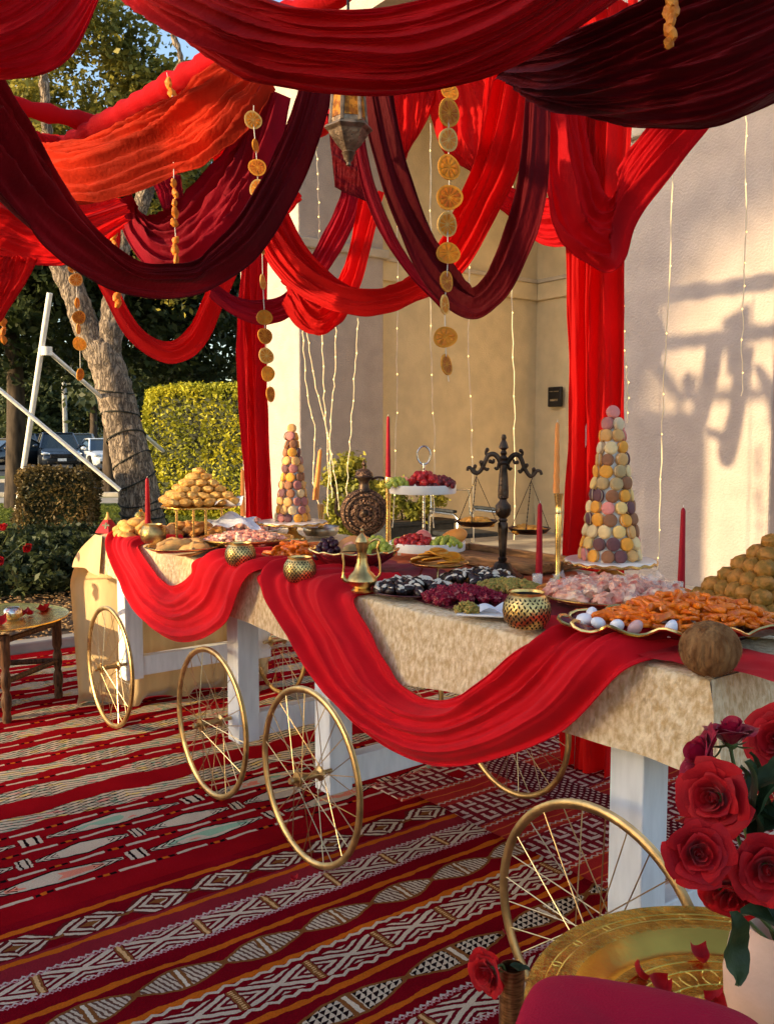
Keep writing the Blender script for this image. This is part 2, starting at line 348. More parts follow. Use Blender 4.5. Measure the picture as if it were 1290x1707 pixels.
# bark mulch
n = 9000; uu = rng.uniform(5.32, 8.3, n); vv = rng.uniform(-4.5, 2.2, n)
mu = MB(); 
for i in range(n):
    p = T(uu[i], vv[i], .0 + .03 * random.random()); rt = Matrix.Rotation(random.random() * 6.3, 3, 'Z') @ Matrix.Rotation(random.uniform(-.6, .6), 3, 'X')
    a, b, t = random.uniform(.012, .034), random.uniform(.006, .014), .004
    vs = [rt @ Vector(q) for q in ((-a, -b, 0), (a, -b * .6, 0), (a * .8, b, 0), (-a * .9, b * .7, 0), (0, 0, t * 2))]
    mu.add([q + p for q in vs], [(0, 1, 4), (1, 2, 4), (2, 3, 4), (3, 0, 4)])
tag(mu.build('bark_mulch', 'chip', smooth=False), 'brown bark chip mulch between the kerb and the shrubs', 'mulch', kind='stuff')

# ------------------------------------------------------------------ rugs (woven pattern in nodes)
class X:
    nt = None
    def __init__(s, k): s.k = k
    @staticmethod
    def op(o, *a):
        nd = X.nt.nodes.new('ShaderNodeMath'); nd.operation = o
        for i, q in enumerate(a):
            if isinstance(q, X): X.nt.links.new(q.k, nd.inputs[i])
            else: nd.inputs[i].default_value = q
        return X(nd.outputs[0])
    def __add__(s, o): return X.op('ADD', s, o)
    __radd__ = __add__
    def __sub__(s, o): return X.op('SUBTRACT', s, o)
    def __rsub__(s, o): return X.op('SUBTRACT', o, s)
    def __mul__(s, o): return X.op('MULTIPLY', s, o)
    __rmul__ = __mul__
    def __truediv__(s, o): return X.op('DIVIDE', s, o)
    def __lt__(s, o): return X.op('LESS_THAN', s, o)
    def __gt__(s, o): return X.op('GREATER_THAN', s, o)
    def ab(s): return X.op('ABSOLUTE', s)
    def fr(s): return X.op('FRACT', s)
    def sin(s): return X.op('SINE', s)
    def tri(s): return ((s.fr() - .5).ab() * 2)
def xmix(f, a, b):
    nd = X.nt.nodes.new('ShaderNodeMix'); nd.data_type = 'RGBA'
    X.nt.links.new(f.k, nd.inputs[0]) if isinstance(f, X) else None
    for i, q in ((6, a), (7, b)):
        if isinstance(q, tuple): nd.inputs[i].default_value = lin(q)
        else: X.nt.links.new(q, nd.inputs[i])
    return nd.outputs[2]
def rugmat(name, draw, rough=.95):
    m = bpy.data.materials.new(name); m.use_nodes = True; X.nt = t = m.node_tree; N = t.nodes; L = t.links
    tc = N.new('ShaderNodeTexCoord'); sp = N.new('ShaderNodeSeparateXYZ'); L.new(tc.outputs['Object'], sp.inputs[0])
    def nz(sc, stretch=None, det=3):
        n_ = N.new('ShaderNodeTexNoise'); n_.inputs['Scale'].default_value = sc; n_.inputs['Detail'].default_value = det
        if stretch:
            mp = N.new('ShaderNodeMapping'); mp.inputs['Scale'].default_value = stretch; L.new(tc.outputs['Object'], mp.inputs[0]); L.new(mp.outputs[0], n_.inputs[0])
        else: L.new(tc.outputs['Object'], n_.inputs[0])
        return X(n_.outputs[0])
    x, y = X(sp.outputs[0]), X(sp.outputs[1])
    n22 = nz(26, None, 5); y = y + (nz(3.0) - .5) * .04 + (n22 - .5) * .013; x = x + (nz(4.0) - .5) * .03 + (nz(60, None, 4) - .5) * .014
    col, relief = draw(x, y, nz)
    yarn = nz(1.0, (170, 420, 1), 2); wear = nz(5.0, None, 6)
    hs = N.new('ShaderNodeHueSaturation'); L.new(col, hs.inputs['Color']); L.new((yarn * .9 + wear * .6 + .2).k, hs.inputs['Value'])
    b = N['Principled BSDF']; L.new(hs.outputs[0], b.inputs['Base Color']); b.inputs['Roughness'].default_value = rough
    b.inputs['Specular IOR Level'].default_value = .0
    bp = N.new('ShaderNodeBump'); bp.inputs['Strength'].default_value = .9; bp.inputs['Distance'].default_value = .006
    L.new((relief + yarn * .5).k, bp.inputs['Height']); L.new(bp.outputs[0], b.inputs['Normal']); MATS[name] = m
RED1, RED2, DARK, WHT, ORG, BRN = (.21, .0035, .008), (.145, .0025, .007), (.012, .005, .006), (.54, .42, .30), (.48, .10, .010), (.20, .07, .02)
def band(y, c, h): return (y - c).ab() < h
def dashes(col, rl, x, y, c, P=.20):
    b = band(y, c, .0075); f = (x / P).fr()
    col = xmix(b * (f < .62), col, WHT); col = xmix(b * ((f - .80).ab() < .05), col, ORG); col = xmix(b * ((f - .70).ab() < .04), col, DARK)
    col = xmix(b * ((f - .91).ab() < .05), col, DARK); return col, rl + b * .5
def draw_back(x, y, nz):
    col = xmix(nz(4.0), RED1, (.27, .005, .008)); rl = nz(30) * .3
    t9 = nz(9.0, (1, 2.2, 1)); t5 = nz(5.0)
    for i, c in enumerate((2.40, 2.667, 2.92, 3.17, 3.45, 3.74, 4.02, 4.30, 4.58, 4.86)):
        hw = ((x * (1.9 + .13 * i) + i * .37) * 6.283).sin() * .014 + .058 + ((x * 5.1 + i) * 6.283).sin() * .006
        b = (y - c).ab() < hw
        wav = (x * 1.65 + i * .31).tri() * .085
        ln = (((y + wav) / .026).fr() < .24)
        ln2 = (((y - wav * .7) / .030).fr() < .18) * ((x * 1.65 + i * .3).fr() < .45)
        tint = t9; w_ = xmix((tint > .60), WHT, (.62, .44, .16)); w_ = xmix((tint < .36), w_, (.62, .26, .20)); w_ = xmix(((tint - .44).ab() < .02), w_, (.22, .32, .22))
        col = xmix(b, col, w_); col = xmix(b * ln, col, DARK); col = xmix(b * ln2, col, DARK); rl = rl + b
        col, rl = dashes(col, rl, x + i * .07, y, c + .135 if i else c - .11)
    for c, P, tw in ((2.205, .62, 0), (2.04, .40, 1), (1.88, .55, 0)):
        f = (x / P + c).fr(); a = (f - .5).ab() * 2
        lens = (y - c).ab() < (1 - a) * .052 + .004
        tint = t5; w_ = xmix((tint > .52), WHT, (.26, .40, .26)) if not tw else xmix((tint > .7), WHT, WHT)
        if not tw: w_ = xmix((tint < .44), w_, (.70, .22, .14))
        core = (y - c).ab() < (1 - a) * .026
        col = xmix(lens * (a < .82), col, DARK); lens2 = (y - c).ab() < (1 - a) * .046
        col = xmix(lens2 * (a < .82), col, WHT); col = xmix(core * (a < .6), col, w_)
        v_ = lens * (((a * 9 + (y - c).ab() * 60).fr()) < .35) * (a > .45); col = xmix(v_, col, DARK)
        sq = band(y, c, .036) * (a > .88); col = xmix(sq, col, WHT); col = xmix(sq * ((a - .94).ab() < .018), col, DARK); rl = rl + lens + sq
    for i, c in enumerate((2.125, 1.96, 1.795)): col, rl = dashes(col, rl, x + i * .09, y, c)
    return col, rl
def xband(col, rl, x, y, c, h, P, ph, sep):
    f = (x / P + ph).fr(); b = (y - c).ab() / h; a = (((f - .1) / .9) - .5).ab() * 2; inb = b < 1
    st = (((a - b).ab() * 2.3 + .1).fr() < .48); w_ = inb * st * (f > .1) * (a < .97)
    col = xmix(inb, col, (.13, .006, .012)); col = xmix(w_, col, WHT); s_ = inb * (f < .1)
    col = xmix(s_, col, BRN); col = xmix(s_ * (((f - .05).ab()) < .022) * (((y / .009).fr() < .6) if sep else ((y / .5).fr() < 2)), col, (.60, .34, .14)); return col, rl + w_ * 1.2
def lensband(col, rl, x, y, c, h, P, ph, chk):
    f = (x / P + ph).fr(); a = (f - .5).ab() * 2; hh = ((1 - a) * 1.57).sin() * h
    b = (y - c).ab(); col = xmix(b < hh + .009, col, BRN); inn = b < hh
    tex = (((x / .015 + (y / .05)).fr() < .55)) if not chk else ((((x / .022).fr() > ((y / .02).fr() * .9))))
    lo, hi = (DARK, WHT) if chk else ((.13, .06, .04), (.52, .40, .29))
    col = xmix(inn, col, xmix(tex, lo, hi)); col = xmix(inn * (a < .12), col, BRN); col = xmix(inn * (a < .04), col, (.62, .5, .36))
    col = xmix((b < .007) * (a > .9), col, BRN); return col, rl + inn
def zig(col, rl, x, y, c, amp, P, wd, cl=WHT):
    b = (y - c - (x / P).tri() * amp).ab() < wd; return xmix(b, col, cl), rl + b
def draw_front(x, y, nz):
    col = xmix(((y - 1.38).ab() < .075), xmix(nz(5.0), RED2, (.19, .004, .009)), (.22, .016, .022)); rl = nz(30) * .3
    n14 = nz(14.0)
    for c in (1.60, 1.433, 1.177, 1.006, .818, .657, .42, .25, .05, -.12):
        b = (y - c).ab() < n14 * .022; col = xmix(b, col, ORG); rl = rl + b
    for c, ph in ((1.514, .1), (-.05, .4)):
        P, h = .215, .052; f = (x / P + ph).fr(); a = (f - .5).ab() * 2; b = (y - c).ab() / h
        sh = (f > .5) * .5; dia = (a + b * .55) < .98
        st = (((a * 1.9 + b * 1.3 + sh) * 1.35).fr() < .52); col = xmix((b < 1.05) * (a + b * .5 < 1.06), col, (.10, .012, .012))
        w_ = (b < 1) * dia * st; col = xmix(w_, col, WHT); core = (a + b < .28); col = xmix(core, col, BRN); rl = rl + w_
        col = xmix(((y - c - (x / P + ph + .5).tri() * .03 + .015).ab() < .006) * (a > .75), col, BRN)
    for c, ph in ((1.304, .3), (.922, .65), (.55, .2), (.16, .5)):
        col, rl = xband(col, rl, x, y, c, .046, .232, ph, ph > .4)
    for c in (1.245, 1.352, .49, .61): col, rl = zig(col, rl, x, y, c, .012, .022, .0045, (.52, .40, .34)); col, rl = zig(col, rl, x, y, c + .006, -.012, .022, .003, (.45, .2, .2))
    for c in (.965 + .02, .855, .21, .10): col, rl = zig(col, rl, x, y, c, .012, .05, .006)
    for c, chk, ph in ((1.102, 0, .2), (.735, 1, .55), (.335, 0, .1), (-.2, 1, .3)): col, rl = lensband(col, rl, x, y, c, .042, .25 if not chk else .36, ph, chk)
    return col, rl
def draw_side(x, y, nz):
    col = xmix(nz(4.0), (.26, .012, .018), (.38, .03, .02)); rl = nz(30) * .3; ln = ((y / .052).fr() < .12); col = xmix(ln, col, (.5, .11, .03))
    for c in (-.7, -.25, .2, .62, 1.02, 1.42, 1.80):
        b = band(y, c, .105); g = (x / .085 + ((y / .07).fr() > .5) * .5).fr(); k = (y / .07).fr()
        hook = X.op('ADD', (g < .2) * (k < .8), (k < .22) * (g < .7)); hook = hook + (g - .62).ab().__lt__(.09) * (k > .3) * (k < .8)
        col = xmix(b, col, (.17, .012, .018)); w_ = b * (hook > .5); col = xmix(w_, col, (.56, .40, .33)); rl = rl + w_
        for s_ in (-.13, .13): col, rl = zig(col, rl, x, y, c + s_, .012, .03, .004, (.5, .38, .3))
    b = x > 1.02; d = b * ((x / .022).fr() < .45) * (((y / .03) + (x / .022 - (x / .022).fr()) * .5).fr() < .5); col = xmix(b * (x < 1.22), col, (.10, .01, .014)); col = xmix(d * (x < 1.22), col, (.55, .36, .3))
    return col, rl
rugmat('weave_back', draw_back); rugmat('weave_front', draw_front); rugmat('weave_side', draw_side)
def rug(name, label, u0, u1, v0, v1, z, m, seed, fr_side=None):
    th = thing(name, label, 'rug', (C0.x, C0.y, 0), math.atan2(V.y, V.x))
    mb = MB(); nu, nv = 90, 90
    def top(a, b):
        x = v0 + (v1 - v0) * a; y = u0 + (u1 - u0) * b
        wv = .012 * mnoise.noise(Vector((x * 3, y * 3, seed)));
        if a in (0, 1): x += wv
        if b in (0, 1): y += wv
        return (x, y, z + .0035 * mnoise.noise(Vector((x * 5, y * 4, seed + 3))) + .0035 * max(0, mnoise.noise(Vector((x * 1.3, y * 3.1, seed + 9)))) + .002)
    mb.grid(top, nu, nv); mb.build('weave', m, th, solid=.005)
    if fr_side:                                  # short yarn fringe along one end
        f = MB()
        for i in range(260):
            if fr_side == 'u1': p = Vector((v0 + (v1 - v0) * (i + random.random()) / 260, u1, z + .004)); d = Vector((random.uniform(-.4, .4), 1, 0))
            else: p = Vector((v1, u0 + (u1 - u0) * (i + random.random()) / 260, z + .004)); d = Vector((1, random.uniform(-.6, .6), 0))
            q = p + d * random.uniform(.02, .05); q.z = z - .001; f.tube([p, (p + q) / 2 + Vector((0, 0, .003)), q], [.002, .0018, .001], 4)
        f.build('fringe', 'rug_fringe', th)['kind'] = 'stuff'
    return th
mat('rug_fringe', (.34, .05, .045), .95, var=.3, scale=20)
rug('woven_rug', 'large red rug with wide white and black zigzag bands under the far table', 1.60, 5.14, -3.4, 2.6, .004, 'weave_back', 1)
rug('woven_rug', 'red patchwork rug with dense hooked beige motifs under the near table', -1.6, 1.86, .52, 2.7, .009, 'weave_side', 2, 'u1')
rug('woven_rug', 'dark red rug with white triangle bands and orange lines in the foreground', -2.4, 1.655, -3.4, .60, .014, 'weave_front', 3)

# ------------------------------------------------------------------ building (portico with two piers and a recess)
FR = Vector((-1.09, 11.3, 0))                                # front corner of the far pier
def Bp(t, s): return FR - U * t + V * s                      # t along the facade towards us, s into the building
bld = thing('portico_building', 'cream stucco building with two piers and a tan recess behind the tables', 'building', FR, ANG)
def pier(t0, t1, s0, s1, z0, z1, name, m, bev=.0):
    mb = MB(); mb.box((-(t0 + t1) / 2, -(s0 + s1) / 2, (z0 + z1) / 2), (abs(t1 - t0), abs(s1 - s0), z1 - z0)); return mb.build(name, m, bld, smooth=False, bev=bev)
HZ = 6.5
pier(-1.5, 0, 0, 1.32, 0, HZ, 'pier', 'stucco', .02)
pier(4.85, 6.23, 0, 1.3, 0, HZ, 'pier', 'stucco', .02)
pier(-.35, -.15, 1.32, 4.4, 0, HZ, 'side_wall', 'stucco_tan')
pier(-.35, 9.0, 4.4, 4.6, 0, HZ, 'back_wall', 'stucco_tan')
pier(6.23, 9.0, .5, .7, 0, HZ, 'front_wall', 'stucco')
pier(-1.5, 9.0, .05, 4.6, HZ - .4, HZ - .1, 'soffit', 'stucco')
pier(-1.56, .06, -.06, 1.38, 3.80, 3.92, 'moulding', 'trim', .02)
pier(4.79, 6.29, -.06, 1.36, 3.80, 3.92, 'moulding', 'trim', .02)
pier(-.15, -.08, 1.32, 4.4, 3.55, 3.85, 'moulding', 'stucco_tan', .015)
pier(-.08, -.04, 1.38, 4.33, 3.80, 3.86, 'moulding', 'trim', .01)
pier(-.08, 9.0, 4.33, 4.4, 3.55, 3.85, 'moulding', 'stucco_tan', .015)
pier(-.08, 9.0, 4.29, 4.33, 3.80, 3.86, 'moulding', 'trim', .01)
pier(-.15, -.11, 1.32, 4.4, 0.0, .28, 'plinth', 'stucco_tan', .01)
pier(-.10, 9.0, 4.36, 4.4, 0.0, .28, 'plinth', 'stucco_tan', .01)
sg = MB(); sg.box((0, 0, 0), (.26, .06, .30)); sgn = sg.build('wall_unit', 'sign_black', bev=.015)
sp_ = Bp(.33, 4.32); sgn.location = (sp_.x, sp_.y, 2.07); sgn.rotation_euler = (0, 0, ANG); tag(sgn, 'small black box fixed on the tan wall beside the red curtain', 'wall box')
slot = MB(); slot.box((0, .033, -.05), (.15, .006, .03)); slot.build('slot', 'pewter', sgn); slot2 = MB(); slot2.box((0, .033, .08), (.18, .006, .012)); slot2.build('slot', 'pewter', sgn)
struct(sheet('portico_floor', [tuple(Bp(-1.6, -.3).xy), tuple(Bp(9, -.3).xy), tuple(Bp(9, 4.5).xy), tuple(Bp(-1.6, 4.5).xy)], .003, 'concrete'))

# planter and shrubs, chair in the recess
def bush(name, label, c, r, n, sz, m, cat='shrub', group=None, nc=None, stem=True):
    th = thing(name, label, cat, (c[0], c[1], 0), 0, group); nc = nc or max(12, n // 60)
    leafmesh('foliage', clumps((0, 0, c[2]), r, nc, max(8, n // nc), min(r) * .2), sz, m, th)
    if stem:
        s_ = MB()
        for k in range(4): s_.tube([(random.uniform(-.03, .03), random.uniform(-.03, .03), 0), (random.uniform(-.1, .1) * r[0], random.uniform(-.1, .1) * r[1], c[2] * .5), (random.uniform(-.5, .5) * r[0], random.uniform(-.5, .5) * r[1], c[2])], [.02, .014, .006], 6)
        s_.build('stem', 'bark_dark', th)
    return th
pc = G(690, 893, 0) ; pc = D(690, 880, 11.2)
pl = thing('planter_box', 'long black planter box standing against the recess wall', 'planter', (pc.x, pc.y, 0), R(37))
b_ = MB(); b_.box((0, 0, .19), (1.05, .34, .38)); b_.box((0, 0, .40), (1.12, .40, .05)); b_.build('trough', 'planter', pl, smooth=False, bev=.012)
ft = MB(); ft.box((-.4, 0, .0), (.1, .3, .02)); ft.box((.4, 0, .0), (.1, .3, .02)); ft.build('foot', 'planter', pl)
so = MB(); so.box((0, 0, .41), (1.0, .3, .04)); so.build('soil', 'soil', pl)
bush('boxwood_shrub', 'clipped yellow green shrub growing in the black planter box', (pc.x - .1, pc.y, .68), (.48, .22, .26), 3600, .034, 'leaf_gold')
q = D(582, 850, 9.6); bush('boxwood_shrub', 'dark topped yellow green shrub behind the engraved bronze ewer', (q.x, q.y, .80), (.25, .25, .50), 4200, .034, 'leaf_gold')
cq = D(775, 880, 9.6); ch = thing('metal_chair', 'black and silver metal armchair beside the planter box', 'chair', (cq.x, cq.y, 0), R(30))
for sx in (-.28, .28):
    c_ = MB(); c_.tube([(sx, -.27, 0), (sx, -.27, .62), (sx, -.2, .66), (sx, .2, .66), (sx, .27, .62), (sx, .27, 0)], .014, 8); c_.build('leg_frame', 'silver', ch)
    c_ = MB(); c_.box((sx, 0, .69), (.06, .44, .03)); c_.build('armrest', 'planter', ch, bev=.01)
c_ = MB(); c_.box((0, 0, .43), (.52, .5, .05)); c_.build('seat', 'planter', ch, bev=.015)
c_ = MB(); c_.tube([(-.26, .27, .6), (-.25, .29, .88), (.25, .29, .88), (.26, .27, .6)], .012, 8); c_.build('back_frame', 'silver', ch)

# ------------------------------------------------------------------ trees and hedges
def limb(mb, pts, r0, r1, n=14, wob=.0):
    P = catmull(pts, 18); mb.tube(P, [r0 + (r1 - r0) * (i / 18) + wob * math.sin(i * 1.7) for i in range(19)], n)
tb = D(243, 905, 14.0); tb.z = 0
tree = thing('street_tree', 'leaning tree with rough pale bark wrapped in dark light cables', 'tree', tb)
def tl(px, py, Y=14.0): return D(px, py, Y) - tb
trk = MB(); limb(trk, [(0, 0, -.1), tl(238, 860), tl(225, 790), tl(203, 700), tl(180, 610), tl(160, 570)], .34, .23, 20, .01)
limb(trk, [tl(178, 610), tl(150, 560), tl(120, 480), tl(92, 420), tl(60, 330), tl(30, 230)], .22, .11, 14)
limb(trk, [tl(178, 620), tl(186, 540), tl(192, 470), tl(205, 400), tl(235, 340), tl(262, 260)], .19, .09, 14)
limb(trk, [tl(75, 390, 14), tl(78, 250, 13.6), tl(72, 120, 13.4)], .10, .05, 10); limb(trk, [tl(75, 130, 13.4), tl(55, 112, 13.4), tl(20, 122, 13.3)], .06, .03, 8)
limb(trk, [tl(262, 260), tl(290, 140, 13.8), tl(300, 95, 13.7), tl(285, 50, 13.6)], .06, .025, 8)
o = trk.build('trunk', 'bark', tree); 
sd = o.modifiers.new('sub', 'SUBSURF'); sd.levels = sd.render_levels = 2
tx = bpy.data.textures.new('bark_relief', 'VORONOI'); tx.noise_scale = .11; tx.distance_metric = 'DISTANCE'
dm = o.modifiers.new('relief', 'DISPLACE'); dm.texture = tx; dm.strength = .06; dm.mid_level = .35
P = []
for (px, py, Y, rr, nn) in ((130, 70, 14.5, 1.0, 24), (225, 120, 14.8, .75, 22), (195, 40, 14.6, .45, 8), (80, 190, 14.2, 1.0, 22), (190, 200, 15.2, 1.1, 26), (60, 330, 15, .95, 16), (260, 170, 15.3, .9, 20), (20, 120, 14.6, .9, 14),
                            (300, 240, 15.6, .9, 14), (95, -40, 14.5, 1.0, 12), (330, 330, 16, .9, 14), (250, 430, 16, .9, 12), (150, 300, 15.6, .9, 14)):
    P.append(clumps(tl(px, py, Y), (rr, rr, rr * .8), nn, 75, .17, .3))
leafmesh('crown', np.concatenate(P), .062, 'leaf_tree', tree)
cb = MB(); ax = catmull([Vector((0, 0, .2)), tl(238, 860), tl(225, 790), tl(203, 700), tl(180, 610)], 60)
for k in range(9):
    i0 = 4 + k * 6; ring = []
    for a in range(19):
        c = ax[min(60, i0)] ; tt = (ax[min(60, i0 + 1)] - ax[i0 - 1]).normalized(); e1 = tt.cross(Vector((0, 1, 0))).normalized(); e2 = tt.cross(e1)
        rr = (.36 - .10 * i0 / 60) * 1.02; an = a / 18 * 2 * math.pi; ring.append(c + e1 * rr * math.cos(an) + e2 * rr * math.sin(an) + tt * (.10 * math.sin(an + k)))
    cb.tube(ring, .013, 5)
cb.build('light_cable', 'cable', tree)

def simple_tree(label, x, y, h, cr, n, lm, trunk_r=.2, cz=None, sz=.12, name='background_tree', group='trees behind the car park', shell=.35):
    th = thing(name, label, 'tree', (x, y, 0), 0, group); cz = cz or h - cr[2] * .9
    t = MB(); limb(t, [(0, 0, 0), (.1, 0, cz * .5), (-.1, .1, cz), (0, 0, cz + cr[2] * .4)], trunk_r, trunk_r * .35, 9)
    for k in range(4):
        a = k * 1.6 + x; limb(t, [(0, 0, cz * .7), (cr[0] * .3 * math.cos(a), cr[1] * .3 * math.sin(a), cz), (cr[0] * .7 * math.cos(a), cr[1] * .7 * math.sin(a), cz + cr[2] * .3)], trunk_r * .5, .03, 6)
    t.build('trunk', 'bark_dark', th)
    nc = max(20, n // 90); leafmesh('crown', clumps((0, 0, cz), cr, nc, n // nc, min(cr) * .17, shell), sz, lm, th); return th
for i, (px, Y, h, cr, lm, lab) in enumerate((  # low leaf colour stands in for the shade on these crowns
    (300, 20.5, 7.6, (2.6, 2.2, 3.3), 'leaf_dark', 'dense dark tree directly behind the tall hedge'),
    (180, 24.0, 8.0, (2.6, 2.2, 3.4), 'leaf_dark', 'dark tree whose shaded crown fills the gap right of the leaning trunk'),
    (20, 18.5, 6.6, (2.1, 1.8, 2.6), 'leaf_dark', 'dark tree at the left edge above the white pipes'),
    (400, 24.0, 8.5, (3.0, 2.6, 3.8), 'leaf_dark', 'dark tree half hidden behind the cream pier'))):
    p = D(px, 700, Y); simple_tree(lab, p.x, p.y, h + .9, cr, 17000, lm, .22, sz=.10, shell=.2)
for i, (px, Y, h, cr, lm, lab) in enumerate((
    (8, 70, 9, (5.5, 4, 4.4), 'leaf_far', 'leafy green tree beyond the car park at the left edge'), (70, 64, 7.0, (3.2, 3, 3.0), 'leaf_far', 'rounded green tree beyond the car park behind the palm'),
    (118, 82, 10.5, (5.4, 4, 5), 'leaf_far', 'tall green tree beyond the car park right of the palm'), (262, 78, 9.5, (5, 4, 4.4), 'leaf_far', 'green tree beyond the car park between trunk and hedge'), (190, 88, 11, (6, 4, 5.4), 'leaf_far', 'green tree beyond the car park behind the leaning trunk'))):
    p = D(px, 700, Y); simple_tree(lab, p.x, p.y, h, cr, 6000, lm, .3, sz=.26, shell=.4)
# palm
pp = D(152, 720, 60); palm = thing('palm_tree', 'thin palm tree with drooping fronds far behind the white pole', 'palm', (pp.x, pp.y, 0))
t = MB(); limb(t, [(0, 0, 0), (.2, 0, 2.5), (.1, 0, 5)], .28, .2, 9); t.build('trunk', 'bark_dark', palm)
for k in range(16):
    a = k * 2.4; d = Vector((math.cos(a), math.sin(a), 0)); f = MB(); L_ = random.uniform(1.4, 2.1)
    pts = [Vector((.1, 0, 5)) + d * (L_ * s_) + Vector((0, 0, .8 * s_ * (1 - 1.9 * s_) * L_)) for s_ in (0, .25, .5, .75, 1)]
    sd_ = d.cross(Vector((0, 0, 1)))
    for i in range(4):
        f.add([pts[i], pts[i + 1], pts[i + 1] + sd_ * .35 - Vector((0, 0, .3)), pts[i] + sd_ * .35 - Vector((0, 0, .25))], [(0, 1, 2, 3)])
        f.add([pts[i], pts[i + 1], pts[i + 1] - sd_ * .35 - Vector((0, 0, .3)), pts[i] - sd_ * .35 - Vector((0, 0, .25))], [(0, 1, 2, 3)])
    f.build('frond', 'leaf_palm', palm)
# hedges: box-like leaf masses over a dark core
def hedge(name, label, c, d, rz, n, sz, m):
    th = thing(name, label, 'hedge', c, rz); core = MB(); core.box((0, 0, d[2] / 2), (d[0] * .9, d[1] * .9, d[2] * .92)); core.build('core', 'leaf_dark', th, bev=.15)
    a = rng.uniform(-1, 1, (n, 3)); ax_ = rng.integers(0, 3, n); sg_ = np.sign(rng.uniform(-1, 1, n)); a[np.arange(n), ax_] = sg_ * rng.uniform(.86, 1.0, n)
    nrm = np.abs(a).max(1)[:, None]; l4 = (np.abs(a) ** 8).sum(1)[:, None] ** (1 / 8); a = a / np.maximum(l4, .9)
    P = a * np.array(d) / 2; P[:, 2] += d[2] / 2
    P += np.array([.06 * mnoise.noise(Vector(p * 2.2)) for p in P])[:, None] * np.sign(a) + rng.normal(size=P.shape) * .025
    leafmesh('foliage', P[P[:, 2] > .01], sz, m, th); return th
hp = D(345, 870, 16.2); hedge('clipped_hedge', 'tall sunlit yellow green clipped hedge left of the cream pier', (hp.x + .5, hp.y + 1.3, 0), (2.9, 3.0, 2.42), R(-20), 30000, .042, 'leaf_hedge')
hp = D(99, 860, 13.2); hedge('low_hedge', 'low brownish clipped hedge left of the leaning trunk', (hp.x, hp.y, 0), (1.02, .9, .98), R(8), 11000, .03, 'leaf_low')
# loose shrubs of the bed, one by one
for i, (px, py, Y, r, h) in enumerate(((20, 960, 9.2, .75, .40), (70, 950, 10.2, .7, .40), (110, 940, 9.4, .6, .38), (150, 930, 10.4, .7, .40), (45, 985, 8.3, .55, .34), (105, 985, 8.4, .5, .32), (185, 925, 10.6, .6, .30), (-30, 975, 8.8, .7, .40), (240, 915, 10.4, .5, .26), (-40, 930, 10.3, .6, .30))):
    q = D(px, py, Y)
    lab = ['dark leafy shrub right behind the brass tray table', 'dark leafy shrub below the low hedge', 'dark glossy shrub left of the cloth covered table end', 'dark shrub between low hedge and leaning trunk', 'low dark shrub bordering the mulch left of the tray table rim', 'low dark shrub bordering the mulch beside the table end', 'dark shrub at the foot of the leaning trunk', 'dark shrub cut off by the left picture edge', 'dark shrub right of the trunk foot behind the pastries', 'low shrub at the far left on the grass edge'][i]
    bush('bed_shrub', lab, (q.x, q.y, h * .55), (r, r * .8, h * .6), 3000, .038, 'leaf_bed', 'shrub', 'shrubs in the planting bed', 50)

# unseen trees added left of and behind the viewpoint to shade near tables and pier
for i, (dist, q, h, cz, cr, lab) in enumerate(((17, .0, 9, 4.2, (3.6, 3.6, 5.2), 'unseen tree added behind the viewpoint on the left for its shade'), (15, -5.0, 9, 4.2, (3.8, 3.8, 5.2), 'unseen tree added far behind the viewpoint for its shade'), (24, 5.65, 14.2, 12.3, (2.7, 2.7, 2.0), 'unseen tall tree added outside the left picture edge to shade the pier'))):
    p = SUN_H * dist + Vector((SUN_H.y, -SUN_H.x, 0)) * q
    simple_tree(lab, p.x, p.y, h, cr, 16000, 'leaf_dark', .35, cz=cz, sz=.20, name='added_shade_tree', group='unseen trees added for shade', shell=.1)

